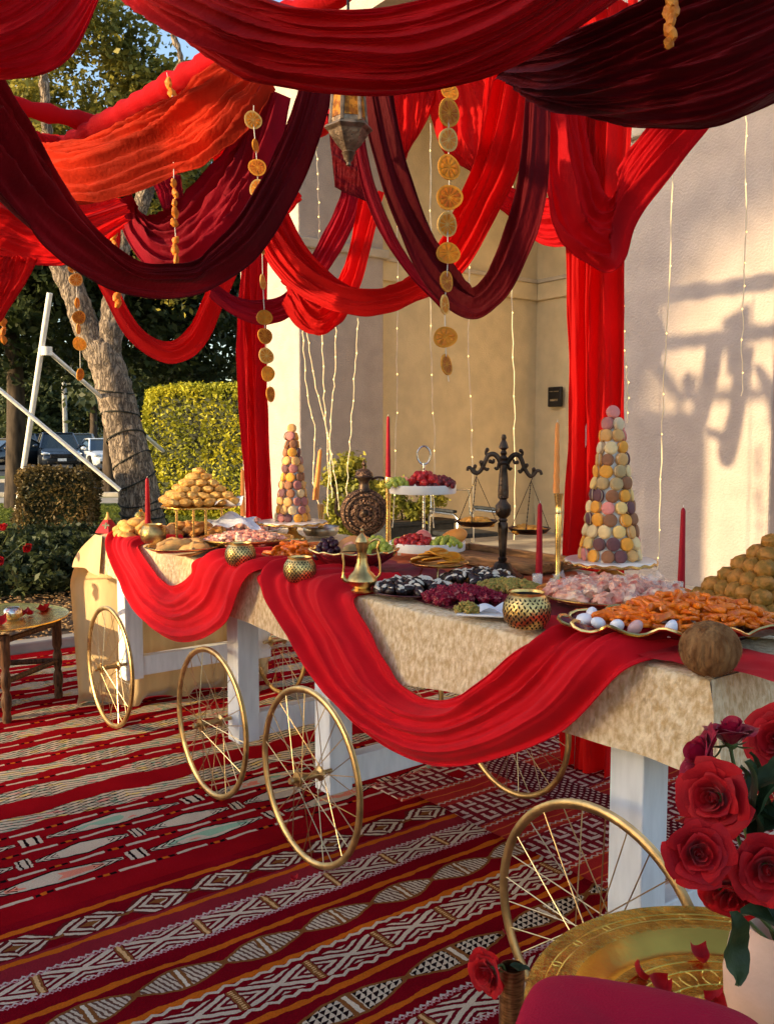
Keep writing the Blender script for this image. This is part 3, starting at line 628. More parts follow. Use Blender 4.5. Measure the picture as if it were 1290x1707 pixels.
# ------------------------------------------------------------------ car park
def make_car(label, px, Y, rz, paint, kind, group='cars in the car park'):
    p = D(px, 760, Y); th = thing('parked_car', label, 'car', (p.x, p.y, 0), rz, group)
    suv = kind == 'suv'; L_, W, H = (4.6, 1.86, 1.70) if suv else (4.7, 1.82, 1.44)
    hood = 1.02 if suv else .92
    st = [(-L_ / 2, .62, .40, .62), (-L_ / 2 + .12, .80, .28, .78), (-L_ / 2 + .9, .90, .25, hood - .06), (-L_ / 2 + 1.35, .92, .25, hood), (0, .93, .25, hood), (L_ / 2 - .6, .92, .26, hood + .02), (L_ / 2 - .1, .86, .3, hood - .06), (L_ / 2, .78, .42, .8)]
    b = MB(); vs = []; fs = []
    for (x, hw, z0, z1) in st:
        hw *= W / 1.86
        vs += [(x, -hw * .92, z0), (x, -hw, z0 + .12), (x, -hw, (z0 + z1) / 2 + .05), (x, -hw * .93, z1 - .05), (x, -hw * .7, z1), (x, hw * .7, z1), (x, hw * .93, z1 - .05), (x, hw, (z0 + z1) / 2 + .05), (x, hw, z0 + .12), (x, hw * .92, z0)]
    for i in range(len(st) - 1):
        for k in range(10): l = (k + 1) % 10; fs.append((i * 10 + k, i * 10 + l, (i + 1) * 10 + l, (i + 1) * 10 + k))
    fs += [tuple(range(9, -1, -1)), tuple((len(st) - 1) * 10 + k for k in range(10))]
    b.add(vs, fs); b.build('body', paint, th, ang=35, bev=.02)
    x0, x1, x2, x3 = (-1.15, -.35, L_ / 2 - .75, L_ / 2 - .25) if suv else (-1.2, -.25, .85, 1.75)
    g = MB(); hb, ht = .82, .62
    g.add([(x0, -hb, hood - .03), (x0, hb, hood - .03), (x3, hb, hood - .03), (x3, -hb, hood - .03), (x1, -ht, H - .05), (x1, ht, H - .05), (x2, ht, H - .05), (x2, -ht, H - .05)], [(0, 1, 5, 4), (1, 2, 6, 5), (2, 3, 7, 6), (3, 0, 4, 7), (4, 5, 6, 7)]); g.build('window_glass', 'carglass', th, smooth=False)
    r = MB(); r.box(((x1 + x2) / 2, 0, H - .03), (x2 - x1 + .1, ht * 2 + .08, .06)); r.build('roof', paint, th, bev=.025)
    for s_ in (-1, 1):
        for (xa, xb) in ((x0, x1), (x3, x2)):
            pl_ = MB(); pl_.tube([(xa, s_ * hb, hood - .02), (xb, s_ * ht, H - .04)], .045, 6); pl_.build('pillar', paint, th)
        h_ = MB(); h_.ell((-L_ / 2 + .14, s_ * .66, .70 if not suv else .76), (.14, .2, .075), 12, 7); h_.build('headlight', 'headlamp', th)
        m_ = MB(); m_.ell((-.85, s_ * 1.0, hood + .08), (.09, .12, .08), 10, 6); m_.build('mirror', paint, th)
        for x in (-L_ / 2 + .85, L_ / 2 - .9):
            w_ = MB(); w_.lathe([(.2, -.1), (.33, -.1), (.35, -.06), (.35, .06), (.33, .1), (.2, .1)], 20, (x, s_ * .84, .35), rot=Matrix.Rotation(R(90), 3, 'X')); wo = w_.build('wheel', 'tyre', th)
            w_ = MB(); w_.lathe([(0, -.105), (.21, -.105), (.21, .105), (0, .105)], 16, (x, s_ * .84, .35), rot=Matrix.Rotation(R(90), 3, 'X')); w_.build('rim', 'wheel_alloy', wo)
    gr = MB(); gr.box((-L_ / 2 - .005, 0, .66 if suv else .58), (.04, .95, .16)); gr.box((-L_ / 2 + .02, 0, .40), (.06, 1.2, .12)); gr.build('grille', 'dark_iron', th, bev=.015)
    n_ = MB(); n_.box((-L_ / 2 - .02, 0, .50), (.02, .36, .12)); n_.build('number_plate', 'plate', th); return th
F0 = R(90)
for a in (('black car at the left picture edge behind the white pole', 12, 41, F0 - .5, 'carpaint_black', 'sedan'), ('dark sports utility car facing the road beside the white pole', 97, 41.5, F0 + .42, 'carpaint_navy', 'suv'),
          ('white saloon car facing the road left of the leaning trunk', 172, 41, F0 + .5, 'carpaint_white', 'sedan'), ('black car right of the leaning trunk behind the pipe end', 262, 42, F0 + .4, 'carpaint_black', 'suv'),
          ('grey car in the second row above the white saloon', 135, 50, F0 + .3, 'carpaint_grey', 'suv'), ('silver white car in the second row just left of the trunk', 178, 52, F0 + .3, 'carpaint_white', 'sedan'),
          ('dark car in the second row at the left edge', 40, 51, F0 + .3, 'carpaint_navy', 'suv'), ('white car in the second row between trunk and hedge', 262, 54, F0 + .3, 'carpaint_white', 'suv'),
          ('dark car in the second row behind the white pole', 80, 53, F0 + .3, 'carpaint_black', 'suv')): make_car(*a)
hq = D(252, 735, 120); hs_ = thing('far_house', 'small white house with a red tile roof far behind the cars', 'house', (hq.x, hq.y, 0))
b_ = MB(); b_.box((0, 0, 1.6), (9, 6, 3.2)); b_.build('wall', 'house_wall', hs_, smooth=False)
r_ = MB(); r_.add([(-5, -3.5, 3.2), (5, -3.5, 3.2), (5, 3.5, 3.2), (-5, 3.5, 3.2), (-3, 0, 5), (3, 0, 5)], [(0, 1, 5, 4), (1, 2, 5), (2, 3, 4, 5), (3, 0, 4)]); r_.build('roof', 'roof_tile', hs_, smooth=False)
for x in (-2.6, .2, 2.8): w_ = MB(); w_.box((x, -3.01, 1.7), (1.1, .06, 1.3)); w_.build('window', 'window_far', hs_)
lp = D(109, 720, 58); l_ = thing('lamp_post', 'grey lamp post in the car park behind the dark car', 'lamp post', (lp.x, lp.y, 0))
t = MB(); t.tube([(0, 0, 0), (0, 0, 6)], .16, 8); t.build('post', 'concrete', l_); t = MB(); t.box((.4, 0, 6), (1.0, .3, .12)); t.build('lamp_head', 'dark_iron', l_)
# white pipe stand
def pipe(mb, a, b, r=.05): mb.tube([a, b], r, 12)
ps = thing('pipe_stand', 'white pipe stand with a leaning pole and two diagonal braces on the lawn', 'pipe stand', (0, 0, 0))
a = D(22, 893, 13.3); a.z = -.02; pm = MB(); pipe(pm, a, D(83, 488, 12.6), .04); pm.build('pole', 'pipe_white', ps)
pm = MB(); pipe(pm, D(-12, 640, 12.2), D(200, 817, 12.7), .03); pm.build('brace', 'pipe_white', ps)
pm = MB(); pipe(pm, D(78, 583, 12.75), D(272, 752, 15.2), .032); pm.build('brace', 'pipe_white', ps)
pm = MB(); pm.lathe([(.06, -.06), (.075, -.06), (.075, .06), (.06, .06)], 14, D(78, 585, 12.72)); pm.build('pipe_clamp', 'pipe_white', ps)
# ================================================================== CARTS
wheel_me = {}
def wheel_meshes():
    r = MB(); n = 64
    for (rr, w_, d_) in ((.290, .0095, .006),):
        prof = [(-w_, rr + .006), (-w_ * .55, rr + .012), (0, rr + .006), (w_ * .55, rr + .012), (w_, rr + .006), (w_ * .8, rr - d_), (0, rr - d_ - .005), (-w_ * .8, rr - d_)]
        vs = []; fs = []; k = len(prof)
        for i in range(n):
            a = 2 * math.pi * i / n
            for (y, q) in prof: vs.append((q * math.cos(a), y, q * math.sin(a)))
        for i in range(n):
            j = (i + 1) % n
            for l in range(k): m_ = (l + 1) % k; fs.append((i * k + l, j * k + l, j * k + m_, i * k + m_))
        r.add(vs, fs)
    wheel_me['rim'] = r.mesh('rim', 'gold_rim', ang=50)
    h = MB(); RX = Matrix.Rotation(R(90), 3, 'X')
    h.lathe([(0, -.075), (.010, -.075), (.013, -.066), (.009, -.058), (.009, -.05), (.024, -.048), (.025, -.040), (.013, -.034), (.011, 0), (.013, .034), (.025, .040), (.024, .048), (.008, .05), (.008, .09), (0, .09)], 18, (0, 0, 0), rot=RX)
    wheel_me['hub'] = h.mesh('hub', 'gold_rim')
    s = MB(); s.tube([(0, 0, 0), (0, 0, 1)], .0016, 5); wheel_me['spoke'] = s.mesh('spoke', 'spoke_gold')
wheel_meshes()
def add_wheel(parent, x, y, seed):
    rm = ob('wheel', wheel_me['rim'], parent, (x, y, .322), (0, seed * .37, 0))
    ob('hub', wheel_me['hub'], rm, rot=(0, 0, 0 if y > -.4 else math.pi))
    ns = 28
    for i in range(ns):
        side = -1 if i % 2 else 1; k = i // 2; a0 = 2 * math.pi * i / ns
        off = (1 if k % 2 else -1) * R(68); a1 = a0 + off
        p = Vector((.023 * math.cos(a1), side * .042, .023 * math.sin(a1))); q = Vector((.283 * math.cos(a0), side * .002, .283 * math.sin(a0)))
        d = q - p; o = ob('spoke', wheel_me['spoke'], rm, p); o.rotation_euler = d.to_track_quat('Z', 'Y').to_euler(); o.scale = (1, 1, d.length)
def cart(label, u0, u1, l0, l1, w0, w1, sd):
    th = thing('display_cart', label, 'cart', T(u0, 0, 0), ANG)
    top = MB(); top.box(((u1 - u0) / 2, -.475, TZ - .025), (u1 - u0, .93, .03)); top.build('table_top', 'white_paint', th, smooth=False)
    for (l, w_, k) in ((l0, w0, 0), (l1, w1, 1)):
        x = l - u0
        for v in (.085, .83):
            g = MB(); g.box((x, -v, (.225 + TZ - .05) / 2), (.095, .095, TZ - .05 - .225)); g.build('leg', 'white_paint', th, smooth=False, bev=.004)
        c = MB(); c.box((x, -.4575, .285), (.06, .645, .10)); c.build('cross_rail', 'white_paint', th, smooth=False, bev=.004)
        add_wheel(th, w_ - u0, .058, sd + k); add_wheel(th, w_ - u0, -.90, sd + k + 2)
    a = MB(); a.box(((l0 + l1) / 2 - u0, -.83, TZ - .11), (l1 - l0 - .1, .04, .09)); a.build('apron_rail', 'white_paint', th, bev=.004)
    a = MB(); a.box(((l0 + l1) / 2 - u0, -.085, TZ - .11), (l1 - l0 - .1, .04, .09)); a.build('apron_rail', 'white_paint', th, bev=.004)
    return th
cart('near white wooden cart on gold spoked wheels under the cookies and coconut', .0, 1.78, .225, 1.50, .23, 1.436, 1)
cart('far white wooden cart on gold spoked wheels under the pastry pyramid', 1.86, 3.45, 2.15, 3.34, 2.159, 3.258, 6)

# ------------------------------------------------------------------ tablecloths
def cloth_drop(name, label):
    th = thing(name, label, 'tablecloth', T(0, 0, 0), ANG); Lc = 3.47; mb = MB()
    def hemz(u): return .752 + .012 * math.sin(u * 4.1) + .008 * math.sin(u * 9.7 + 1)
    prof_n = 22
    def fr(a, b):                                   # front face then top, b along the profile
        u = -.02 + Lc * a; cn = .05 * math.exp(-a * 90); wv = .012 * mnoise.noise(Vector((u * 3.2, 0, 5))) + .006 * mnoise.noise(Vector((u * 11, 3, 5)))
        if b < .42:
            k = b / .42; z = hemz(u) + (TZ - .006 - hemz(u)) * k; v = -.022 - (1 - k) * (.016 + wv) ; return (u - cn * (1 - k), -v, z)
        if b < .5: k = (b - .42) / .08; an = k * math.pi / 2; return (u, .022 - .012 * math.sin(an) ** 2 * 2, TZ - .006 + .008 * math.sin(an))
        k = (b - .5) / .5; v = .002 + .953 * k; return (u, -v, TZ + .002 + .0015 * mnoise.noise(Vector((u * 6, v * 6, 1))))
    mb.grid(fr, 260, 56)
    def nearend(a, b):                              # drop at the near end
        v = -.024 - .02 * b + 1.0 * a; z = TZ + .001 - (TZ - .75) * b; wv = .012 * mnoise.noise(Vector((v * 4, 1, 7))); return (-.02 - .004 - b * (.02 + wv) - .006 * math.sin(b * 3.1), -v, z)
    mb.grid(nearend, 60, 16)
    def back(a, b): u = -.02 + Lc * a; return (u, -(.955 + .02 * b), TZ + .002 - .21 * b)
    mb.grid(back, 60, 6); mb.build('cloth', 'velvet_champagne', th, ang=0); 
    e = MB()
    def farend(a, b):                               # the far end falls to the rug, its front corner flaring out in soft folds
        v = -.03 + 1.0 * a; fl = min(1, b * 3.2); cor = math.exp(-(a / .16) ** 2)
        prof_ = .27 * math.sin(min(1, b / .28) * math.pi / 2) - .12 * max(0, b - .28) / .72
        wv = math.sin(v * 17 + 1) * .020 * fl + .014 * math.sin(v * 43 + b * 2) * fl
        u = 3.455 + .06 * fl + cor * prof_ + wv; z = (TZ + .002) * (1 - b) + .014 * b
        if b > .93: u += (b - .93) * 2.0 * (.6 + .4 * math.sin(v * 23))
        return (u, -(v - .04 * fl * (1 - a)), z)
    e.grid(farend, 110, 50); e.build('end_panel', 'velvet_plain', th, ang=0)
    f = MB()
    def flap(a, b):                                 # front drop continuing round the far corner
        u = 3.36 + .10 * a + .28 * a * math.sin(b * math.pi / 2); v = -.042 - .02 * b - .012 * math.sin(a * 7) * b; return (u, -v, TZ + .003 - .20 * b + .012 * math.sin(a * 3) * b)
    f.grid(flap, 24, 18); f.build('corner_flap', 'velvet_plain', th, ang=0)
    return th
cloth_drop('velvet_tablecloth', 'champagne crushed velvet cloth over both carts')

# ------------------------------------------------------------------ swags
def W(pts): return [D(*p) for p in pts]
def swag(name, label, up, lo, m, folds=6, amp=.03, belly=0, seed=0, ns=120, nt=80, cat='drape', group=None, fine=.5):
    A = catmull(up, ns); B = catmull(lo, ns); mb = MB(); P = []
    tan = [(A[min(i + 1, ns)] + B[min(i + 1, ns)] - A[max(i - 1, 0)] - B[max(i - 1, 0)]).normalized() for i in range(ns + 1)]
    for i in range(ns + 1):
        s = i / ns; w_ = B[i] - A[i]; n = w_.cross(tan[i]); n = n.normalized() if n.length > 1e-6 else Vector((0, -1, 0)); mid = (A[i] + B[i]) / 2
        if n.dot(Vector((0, 0, CAMZ)) - mid) < 0: n = -n
        sc = min(1, w_.length / .22)
        for j in range(nt + 1):
            t = j / nt; tt = t + .035 * math.sin(5.1 * s + seed) + .10 * mnoise.noise(Vector((s * 2.2, t * 2.0, seed * 3.7)))
            a = 2 * math.pi * folds * tt + seed
            h = .62 * (1 - 2 * abs(math.sin(a * .5)) ** .8) + .38 * math.sin(a * .61 + 2.3 * s + seed) + fine * .35 * math.sin(a * 2.37 + 1 + s * 4)
            h += .5 * mnoise.noise(Vector((s * 5, t * 3 + seed, 2.0)))
            ck = .35 if cat == 'table runner' else 1
            h += ck * .34 * (1 - 2.2 * abs(mnoise.noise(Vector((s * 1.6 + seed, t * folds * 2.6, seed)))) ** .6) + ck * .16 * (1 - 2 * abs(mnoise.noise(Vector((s * 3.1, t * folds * 5.5 + seed, 7)))) ** .7)
            h += .22 * mnoise.noise(Vector((s * 17 + t * 6, t * 5, seed + 4)))
            P.append(A[i] + w_ * t + n * (amp * sc * h + belly * math.sin(math.pi * t)))
    fs = [(i * (nt + 1) + j, i * (nt + 1) + j + 1, (i + 1) * (nt + 1) + j + 1, (i + 1) * (nt + 1) + j) for i in range(ns) for j in range(nt)]
    mb.add(P, fs); o = mb.build(name, m, ang=0); q = nt + 1
    for jj in (0, nt): hm_ = MB(); hm_.tube([P[i * q + jj] for i in range(0, ns + 1)], .0024, 5); hm_.build('hem', m, o)
    return tag(o, label, cat, group)

# runners hanging over the front edge of the tables
def edge(u, v=.12, z=.012): return T(u, v, TZ + z)
vF = -.075
def PVs(l, v=vF): return [PV(x, y, v) for x, y in l]
def ufront(px, py): return uvof(PV(px, py, -.03))[0]
u1, u2, u3, u4 = ufront(235, 908), ufront(187, 897), ufront(340, 930), ufront(432, 952)
swag('table_runner', 'red cloth swag hanging from the far half of the table front', [edge(u1, .2), edge(u1, -.05)] + PVs([(247, 945), (268, 968), (288, 977), (312, 958)]) + [edge(u3, -.05), edge(u3 - .03, .2)],
     [edge(u2, .22), edge(u2, -.06)] + PVs([(200, 975), (240, 1040), (300, 1070), (372, 1042)], -.105) + [edge(u4, -.06), edge(u4, .2)], 'runner_red', 3.2, .022, .02, 1.3, cat='table runner')
u1, u2, u3, u4 = ufront(597, 990), ufront(437, 952), ufront(905, 1060), ufront(1068, 1100)
swag('table_runner', 'large red cloth swag hanging low in front of the near cart', [edge(u1, .22), edge(u1, -.05)] + PVs([(622, 1075), (655, 1135), (698, 1164), (755, 1164), (812, 1122)]) + [edge(u3, -.05), edge(u3, .25)],
     [edge(u2, .22), edge(u2, -.06)] + PVs([(476, 1060), (545, 1170), (640, 1248), (752, 1277), (920, 1222)], -.115) + [edge(u4, -.06), edge(u4 - .02, .25)], 'runner_red', 3.4, .026, .03, 2.1, nt=110, cat='table runner')
def flat_runner(label, u0, u1, v0, v1, m, seed, z=.008):
    mb = MB()
    def fn(a, b):
        u = u0 + (u1 - u0) * a; v = v0 + (v1 - v0) * b + .03 * mnoise.noise(Vector((u * 3, b * 2, seed)))
        h = .012 * max(0, mnoise.noise(Vector((u * 7, v * 9, seed)))) + .010 * max(0, mnoise.noise(Vector((u * 16, v * 14, seed + 3))))
        return T(u, v, TZ + z + h)
    mb.grid(fn, 130, 40); return tag(mb.build('table_runner', m, ang=0), label, 'table runner')
flat_runner('dark maroon cloth lying crumpled along the tabletop under the dishes', .12, 3.30, .045, .52, 'runner_maroon', 1)
flat_runner('rust orange cloth under the balance scale at the back of the table', .75, 2.1, .50, .86, 'runner_rust', 4, .006)
for i, (px, py) in enumerate(((430, 950), (905, 1062))):
    u_ = ufront(px, py); flat_runner(['bunched red cloth between the two votive holders at the table edge', 'bunched red cloth on the table corner beside the coconut'][i], u_ - (.35 if i == 0 else .8), u_ + .12, .0, .22, 'runner_red', 8 + i, .016)
sc = swag('table_runner', 'rolled maroon cloth end beside the red cone favour', W([(186, 888, 4.35), (215, 878, 4.4), (240, 890, 4.35)]), W([(186, 902, 4.3), (215, 896, 4.33), (240, 905, 4.3)]), 'runner_maroon', 3, .02, .02, 5, 30, 20, cat='table runner')

# ================================================================== CANOPY
frame = thing('pole_canopy', 'red wrapped pole canopy standing over the tables', 'canopy', (0, 0, 0))
PB, PA = Vector((.85, 3.87, 0)), Vector((-.88, 6.12, 0)); H3 = Vector((0, 0, 3.3))
def wrapped(name, a, b, r, m='chiffon_red', n=60, seed=0):
    mb = MB(); pts = [a + (b - a) * (i / n) for i in range(n + 1)]
    mb.tube(pts, [r * (1 + .14 * math.sin(i * 1.9 + seed) + .22 * mnoise.noise(Vector((i * .35, seed, 0)))) for i in range(n + 1)], 14); return mb.build(name, m, frame)
for p, nm in ((PA, 'post'), (PB, 'post')): mb = MB(); mb.tube([p, p + H3], .025, 10); mb.build(nm, 'pipe_white', frame)
FA, FB = PA - V * 3.05, PB - V * 3.05
for p in (FA, FB): mb = MB(); mb.tube([p, p + H3], .025, 10); mb.build('post', 'pipe_white', frame)
wrapped('beam', PA + H3, PB + H3 - U * 1.6, .06); wrapped('beam', PA + H3, FA + H3, .05, seed=2); wrapped('beam', PB + H3, FB + H3, .05, seed=3); wrapped('beam', FA + H3, FB + H3 - U * 1.2, .05, seed=4)
mb_ = D(98, 250, 5.7), D(372, 92, 4.33); wrapped('beam', mb_[0], mb_[0] + (mb_[1] - mb_[0]) * 1.6, .058, seed=5)
wrapped('beam', mb_[0] + Vector((.05, 0, 0)), D(10, 232, 5.3), .07, 'chiffon_red', seed=6)

g_ = 'fabric drapes of the canopy'
def dr(label, up, lo, m, folds=6, amp=.035, belly=0, seed=0, **k): return swag('canopy_drape', label, W(up), W(lo), m, folds, amp, belly, seed, group=g_, **k)
dr('broad sheer red swag across the top middle of the canopy', [(180, -120, 2.3), (330, -45, 2.15), (470, 0, 2.05), (600, 14, 2.0), (720, -5, 1.95), (860, -50, 1.95), (1010, -140, 2.0)],
   [(225, -30, 2.45), (310, 65, 2.3), (420, 126, 2.2), (570, 157, 2.1), (720, 150, 2.05), (880, 97, 2.0), (1060, -25, 2.0)], 'chiffon_sheer', 7, .035, .06, 1, nt=110)
dr('dark maroon pleated swag in the top right corner', [(850, 95, 2.35), (900, 70, 2.2), (980, 40, 2.05), (1080, -10, 1.95), (1200, -70, 1.9), (1330, -120, 1.9)],
   [(853, 112, 2.4), (900, 160, 2.3), (975, 196, 2.15), (1080, 212, 2.0), (1200, 204, 1.92), (1330, 150, 1.9)], 'chiffon_maroon', 9, .04, .05, 2, nt=130)
dr('red swag hanging behind the dark corner swag, above the right curtain', [(960, 130, 3.5), (985, 260, 3.5), (1010, 330, 3.5), (1040, 300, 3.45), (1075, 240, 3.4), (1130, 150, 3.3)],
   [(900, 130, 3.45), (908, 290, 3.4), (938, 405, 3.4), (1022, 452, 3.4), (1062, 345, 3.35), (1190, 190, 3.2)], 'chiffon_red', 4, .04, .05, 3)
dr('scarlet panel behind the right hand swags', [(880, 130, 3.75), (905, 300, 3.75), (935, 400, 3.8)], [(1000, 130, 3.8), (1010, 300, 3.8), (1020, 420, 3.85)], 'chiffon_scarlet', 5, .04, 0, 4)
dr('dark red drape filling the top left corner', [(-160, -120, 1.9), (-120, -60, 1.9), (-80, -30, 1.9), (0, -60, 1.9), (90, -120, 1.95)],
   [(-160, 80, 2.0), (-70, 118, 2.0), (15, 130, 2.0), (110, 98, 2.0), (175, -25, 2.05)], 'chiffon_red', 6, .03, .06, 5)
dr('dark maroon rope like swag crossing the left half of the canopy', [(-40, 110, 2.2), (25, 215, 2.35), (85, 305, 2.5), (150, 388, 2.65), (215, 432, 2.75), (275, 442, 2.85), (335, 430, 2.95), (390, 375, 3.0), (440, 295, 3.05), (480, 205, 3.1), (508, 120, 3.15)],
   [(-60, 240, 2.1), (5, 330, 2.25), (65, 400, 2.4), (130, 452, 2.55), (200, 486, 2.7), (270, 497, 2.8), (340, 487, 2.9), (425, 430, 2.95), (485, 335, 3.0), (525, 245, 3.05), (560, 130, 3.1)], 'chiffon_maroon', 5, .03, .06, 6)
dr('orange red swag stretched from the ridge beam to the left', [(460, 100, 3.9), (390, 105, 4.0), (310, 160, 4.05), (205, 215, 4.15), (120, 246, 4.25), (55, 256, 4.3)],
   [(458, 155, 3.7), (420, 205, 3.7), (365, 255, 3.75), (290, 296, 3.8), (160, 337, 3.9), (60, 325, 4.0)], 'chiffon_orange', 7, .045, .08, 7, nt=130)
dr('red drape hanging at the left edge below the maroon swag', [(-60, 300, 2.9), (0, 300, 2.95), (40, 335, 3.0), (90, 355, 3.1), (140, 350, 3.25), (200, 330, 3.4)],
   [(-60, 420, 2.9), (0, 430, 2.95), (50, 443, 3.0), (100, 442, 3.1), (160, 420, 3.25), (200, 385, 3.4)], 'chiffon_scarlet', 4, .035, .04, 8)
dr('red cloth tail hanging down at the left picture edge', [(-40, 420, 2.9), (-40, 470, 2.9), (-40, 560, 2.9)], [(62, 430, 2.95), (35, 480, 2.93), (-5, 540, 2.9)], 'chiffon_scarlet', 5, .03, 0, 9)
dr('red U shaped swag hanging in front of the dark trees', [(190, 330, 5.7), (192, 420, 5.7), (205, 495, 5.7), (240, 552, 5.7), (285, 572, 5.7), (322, 545, 5.7), (345, 495, 5.7), (365, 440, 5.7)],
   [(105, 345, 5.6), (140, 420, 5.6), (172, 490, 5.6), (215, 565, 5.6), (280, 603, 5.6), (335, 578, 5.6), (368, 510, 5.6), (395, 445, 5.6)], 'chiffon_scarlet', 3, .03, .04, 10)
dr('crimson swag above the maroon rope swag, left of the lantern', [(195, 335, 4.1), (225, 356, 4.1), (262, 366, 4.1), (310, 345, 4.05), (360, 290, 4.0), (410, 225, 3.9), (452, 150, 3.8)],
   [(195, 345, 4.0), (215, 400, 4.0), (255, 450, 3.95), (310, 465, 3.9), (370, 420, 3.85), (430, 330, 3.8), (478, 160, 3.7)], 'chiffon_crimson', 6, .045, .06, 11)
dr('scarlet drape falling from the ridge beam behind the orange swag', [(180, 245, 5.0), (190, 300, 5.0), (200, 380, 5.0), (195, 440, 5.0)], [(120, 320, 4.9), (110, 345, 4.9), (120, 400, 4.9), (160, 450, 4.9)], 'chiffon_scarlet', 3, .03, 0, 12)
dr('scarlet wide swag from the left curtain to the upper right', [(445, 280, 4.9), (475, 345, 4.8), (515, 425, 4.7), (570, 478, 4.6), (620, 490, 4.5), (680, 475, 4.4), (735, 415, 4.2), (775, 320, 4.0), (800, 230, 3.9), (815, 100, 3.8)],
   [(425, 335, 4.8), (440, 420, 4.7), (480, 475, 4.6), (535, 510, 4.5), (610, 525, 4.4), (685, 512, 4.3), (765, 460, 4.1), (825, 360, 3.9), (870, 260, 3.8), (905, 100, 3.7)], 'chiffon_scarlet', 5, .05, .06, 13, nt=110)
dr('scarlet arm of fabric falling left of the dark loop', [(620, 140, 4.3), (635, 235, 4.3), (655, 300, 4.3), (690, 330, 4.3)], [(735, 140, 4.3), (715, 190, 4.3), (690, 235, 4.3), (665, 265, 4.3)], 'chiffon_scarlet', 5, .03, 0, 14)
dr('scarlet fan of fabric behind the long citrus garland', [(705, 130, 4.3), (720, 200, 4.3), (745, 260, 4.25), (800, 290, 4.2)], [(880, 100, 4.2), (890, 180, 4.2), (880, 240, 4.2), (840, 320, 4.15)], 'chiffon_scarlet', 6, .04, 0, 15)
dr('small red strap drape left of the right hand curtain', [(838, 305, 4.1), (870, 320, 4.0), (905, 330, 3.9), (950, 320, 3.8)], [(818, 335, 4.1), (850, 360, 4.0), (900, 405, 3.9), (955, 410, 3.8)], 'chiffon_red', 3, .03, 0, 16)
dr('dark maroon U shaped loop right of the lantern', [(650, 130, 3.1), (665, 230, 3.12), (690, 325, 3.14), (722, 405, 3.16), (758, 468, 3.16), (795, 488, 3.14), (828, 448, 3.1), (855, 370, 3.05), (872, 290, 3.0), (885, 130, 2.95)],
   [(598, 130, 3.05), (620, 245, 3.05), (648, 345, 3.05), (690, 440, 3.05), (742, 510, 3.05), (795, 532, 3.03), (850, 492, 3.0), (890, 400, 2.95), (912, 290, 2.92), (915, 130, 2.9)], 'chiffon_maroon', 3, .03, .05, 17)
dr('crimson edge of fabric beside the dark loop', [(600, 160, 3.2), (612, 260, 3.2), (640, 350, 3.2), (688, 440, 3.2), (745, 505, 3.2)], [(580, 160, 3.25), (598, 280, 3.25), (628, 370, 3.25), (678, 452, 3.25), (738, 516, 3.25)], 'chiffon_crimson', 2, .02, 0, 18)
dr('short maroon drape hanging behind the lantern tip', [(545, 190, 4.6), (575, 200, 4.6), (605, 205, 4.6)], [(558, 310, 4.55), (585, 324, 4.55), (614, 337, 4.55)], 'chiffon_maroon', 3, .012, .02, 19)
dr('crimson pleated band rising behind the scarlet swag', [(345, 470, 5.5), (395, 495, 5.5), (440, 502, 5.5), (480, 487, 5.5), (525, 425, 5.5), (560, 350, 5.5), (575, 310, 5.5)],
   [(350, 490, 5.4), (390, 522, 5.4), (440, 537, 5.4), (490, 520, 5.4), (545, 450, 5.4), (590, 370, 5.4), (605, 310, 5.4)], 'chiffon_crimson', 4, .03, .03, 20)
dr('red swag tip hanging lowest under the scarlet swag', [(470, 465, 5.3), (500, 490, 5.3), (540, 500, 5.3), (570, 470, 5.3), (590, 420, 5.3), (605, 320, 5.3)],
   [(475, 500, 5.2), (500, 540, 5.2), (538, 557, 5.2), (575, 520, 5.2), (605, 450, 5.2), (640, 320, 5.2)], 'chiffon_scarlet', 4, .04, .05, 21)
dr('red drape gathered above the left curtain', [(395, 270, 6.0), (430, 250, 5.9), (470, 238, 5.8)], [(400, 300, 5.9), (440, 380, 5.8), (500, 330, 5.7)], 'chiffon_scarlet', 3, .03, 0, 22)
dr('scarlet drape hanging beside the inner crimson swag', [(335, 165, 5.0), (350, 230, 5.0), (365, 300, 5.0)], [(420, 130, 4.9), (410, 200, 4.9), (395, 290, 4.9)], 'chiffon_scarlet', 4, .04, 0, 23)
dr('small crimson drape in front of the far tree crown', [(252, 300, 5.2), (262, 320, 5.2), (272, 350, 5.2)], [(300, 290, 5.2), (305, 320, 5.2), (310, 355, 5.2)], 'chiffon_crimson', 4, .03, 0, 24)
# curtains at the back posts
def curtain(label, p, w_, m, seed, wtop=None):
    a = V * .3 - U * .95; a.normalize(); n = 8; wt = wtop or w_
    up = [p - a * (wt + (w_ - wt) * k / n) / 2 + Vector((.012 * math.sin(k * 1.3 + seed), 0, 3.2 - 3.19 * k / n)) for k in range(n + 1)]
    lo = [p + a * (wt + (w_ - wt) * k / n) / 2 + Vector((.010 * math.sin(k * 1.1 + seed), 0, 3.2 - 3.19 * k / n)) for k in range(n + 1)]
    return swag('hanging_curtain', label, up, lo, m, 4, .05, .02, seed, 60, 60, cat='curtain')
curtain('narrow red curtain on the far post before the cream pier', PA + Vector((0, -.06, 0)), .23, 'chiffon_red', 1)
curtain('unseen wide red curtain added on the front post to shade the near pier', FA, .55, 'chiffon_red', 3)  # out of view, added so its shadow falls on the near pier
curtain('red curtain on the near post left of the large macaron tower', PB + Vector((.02, -.06, 0)), .27, 'chiffon_scarlet', 2)

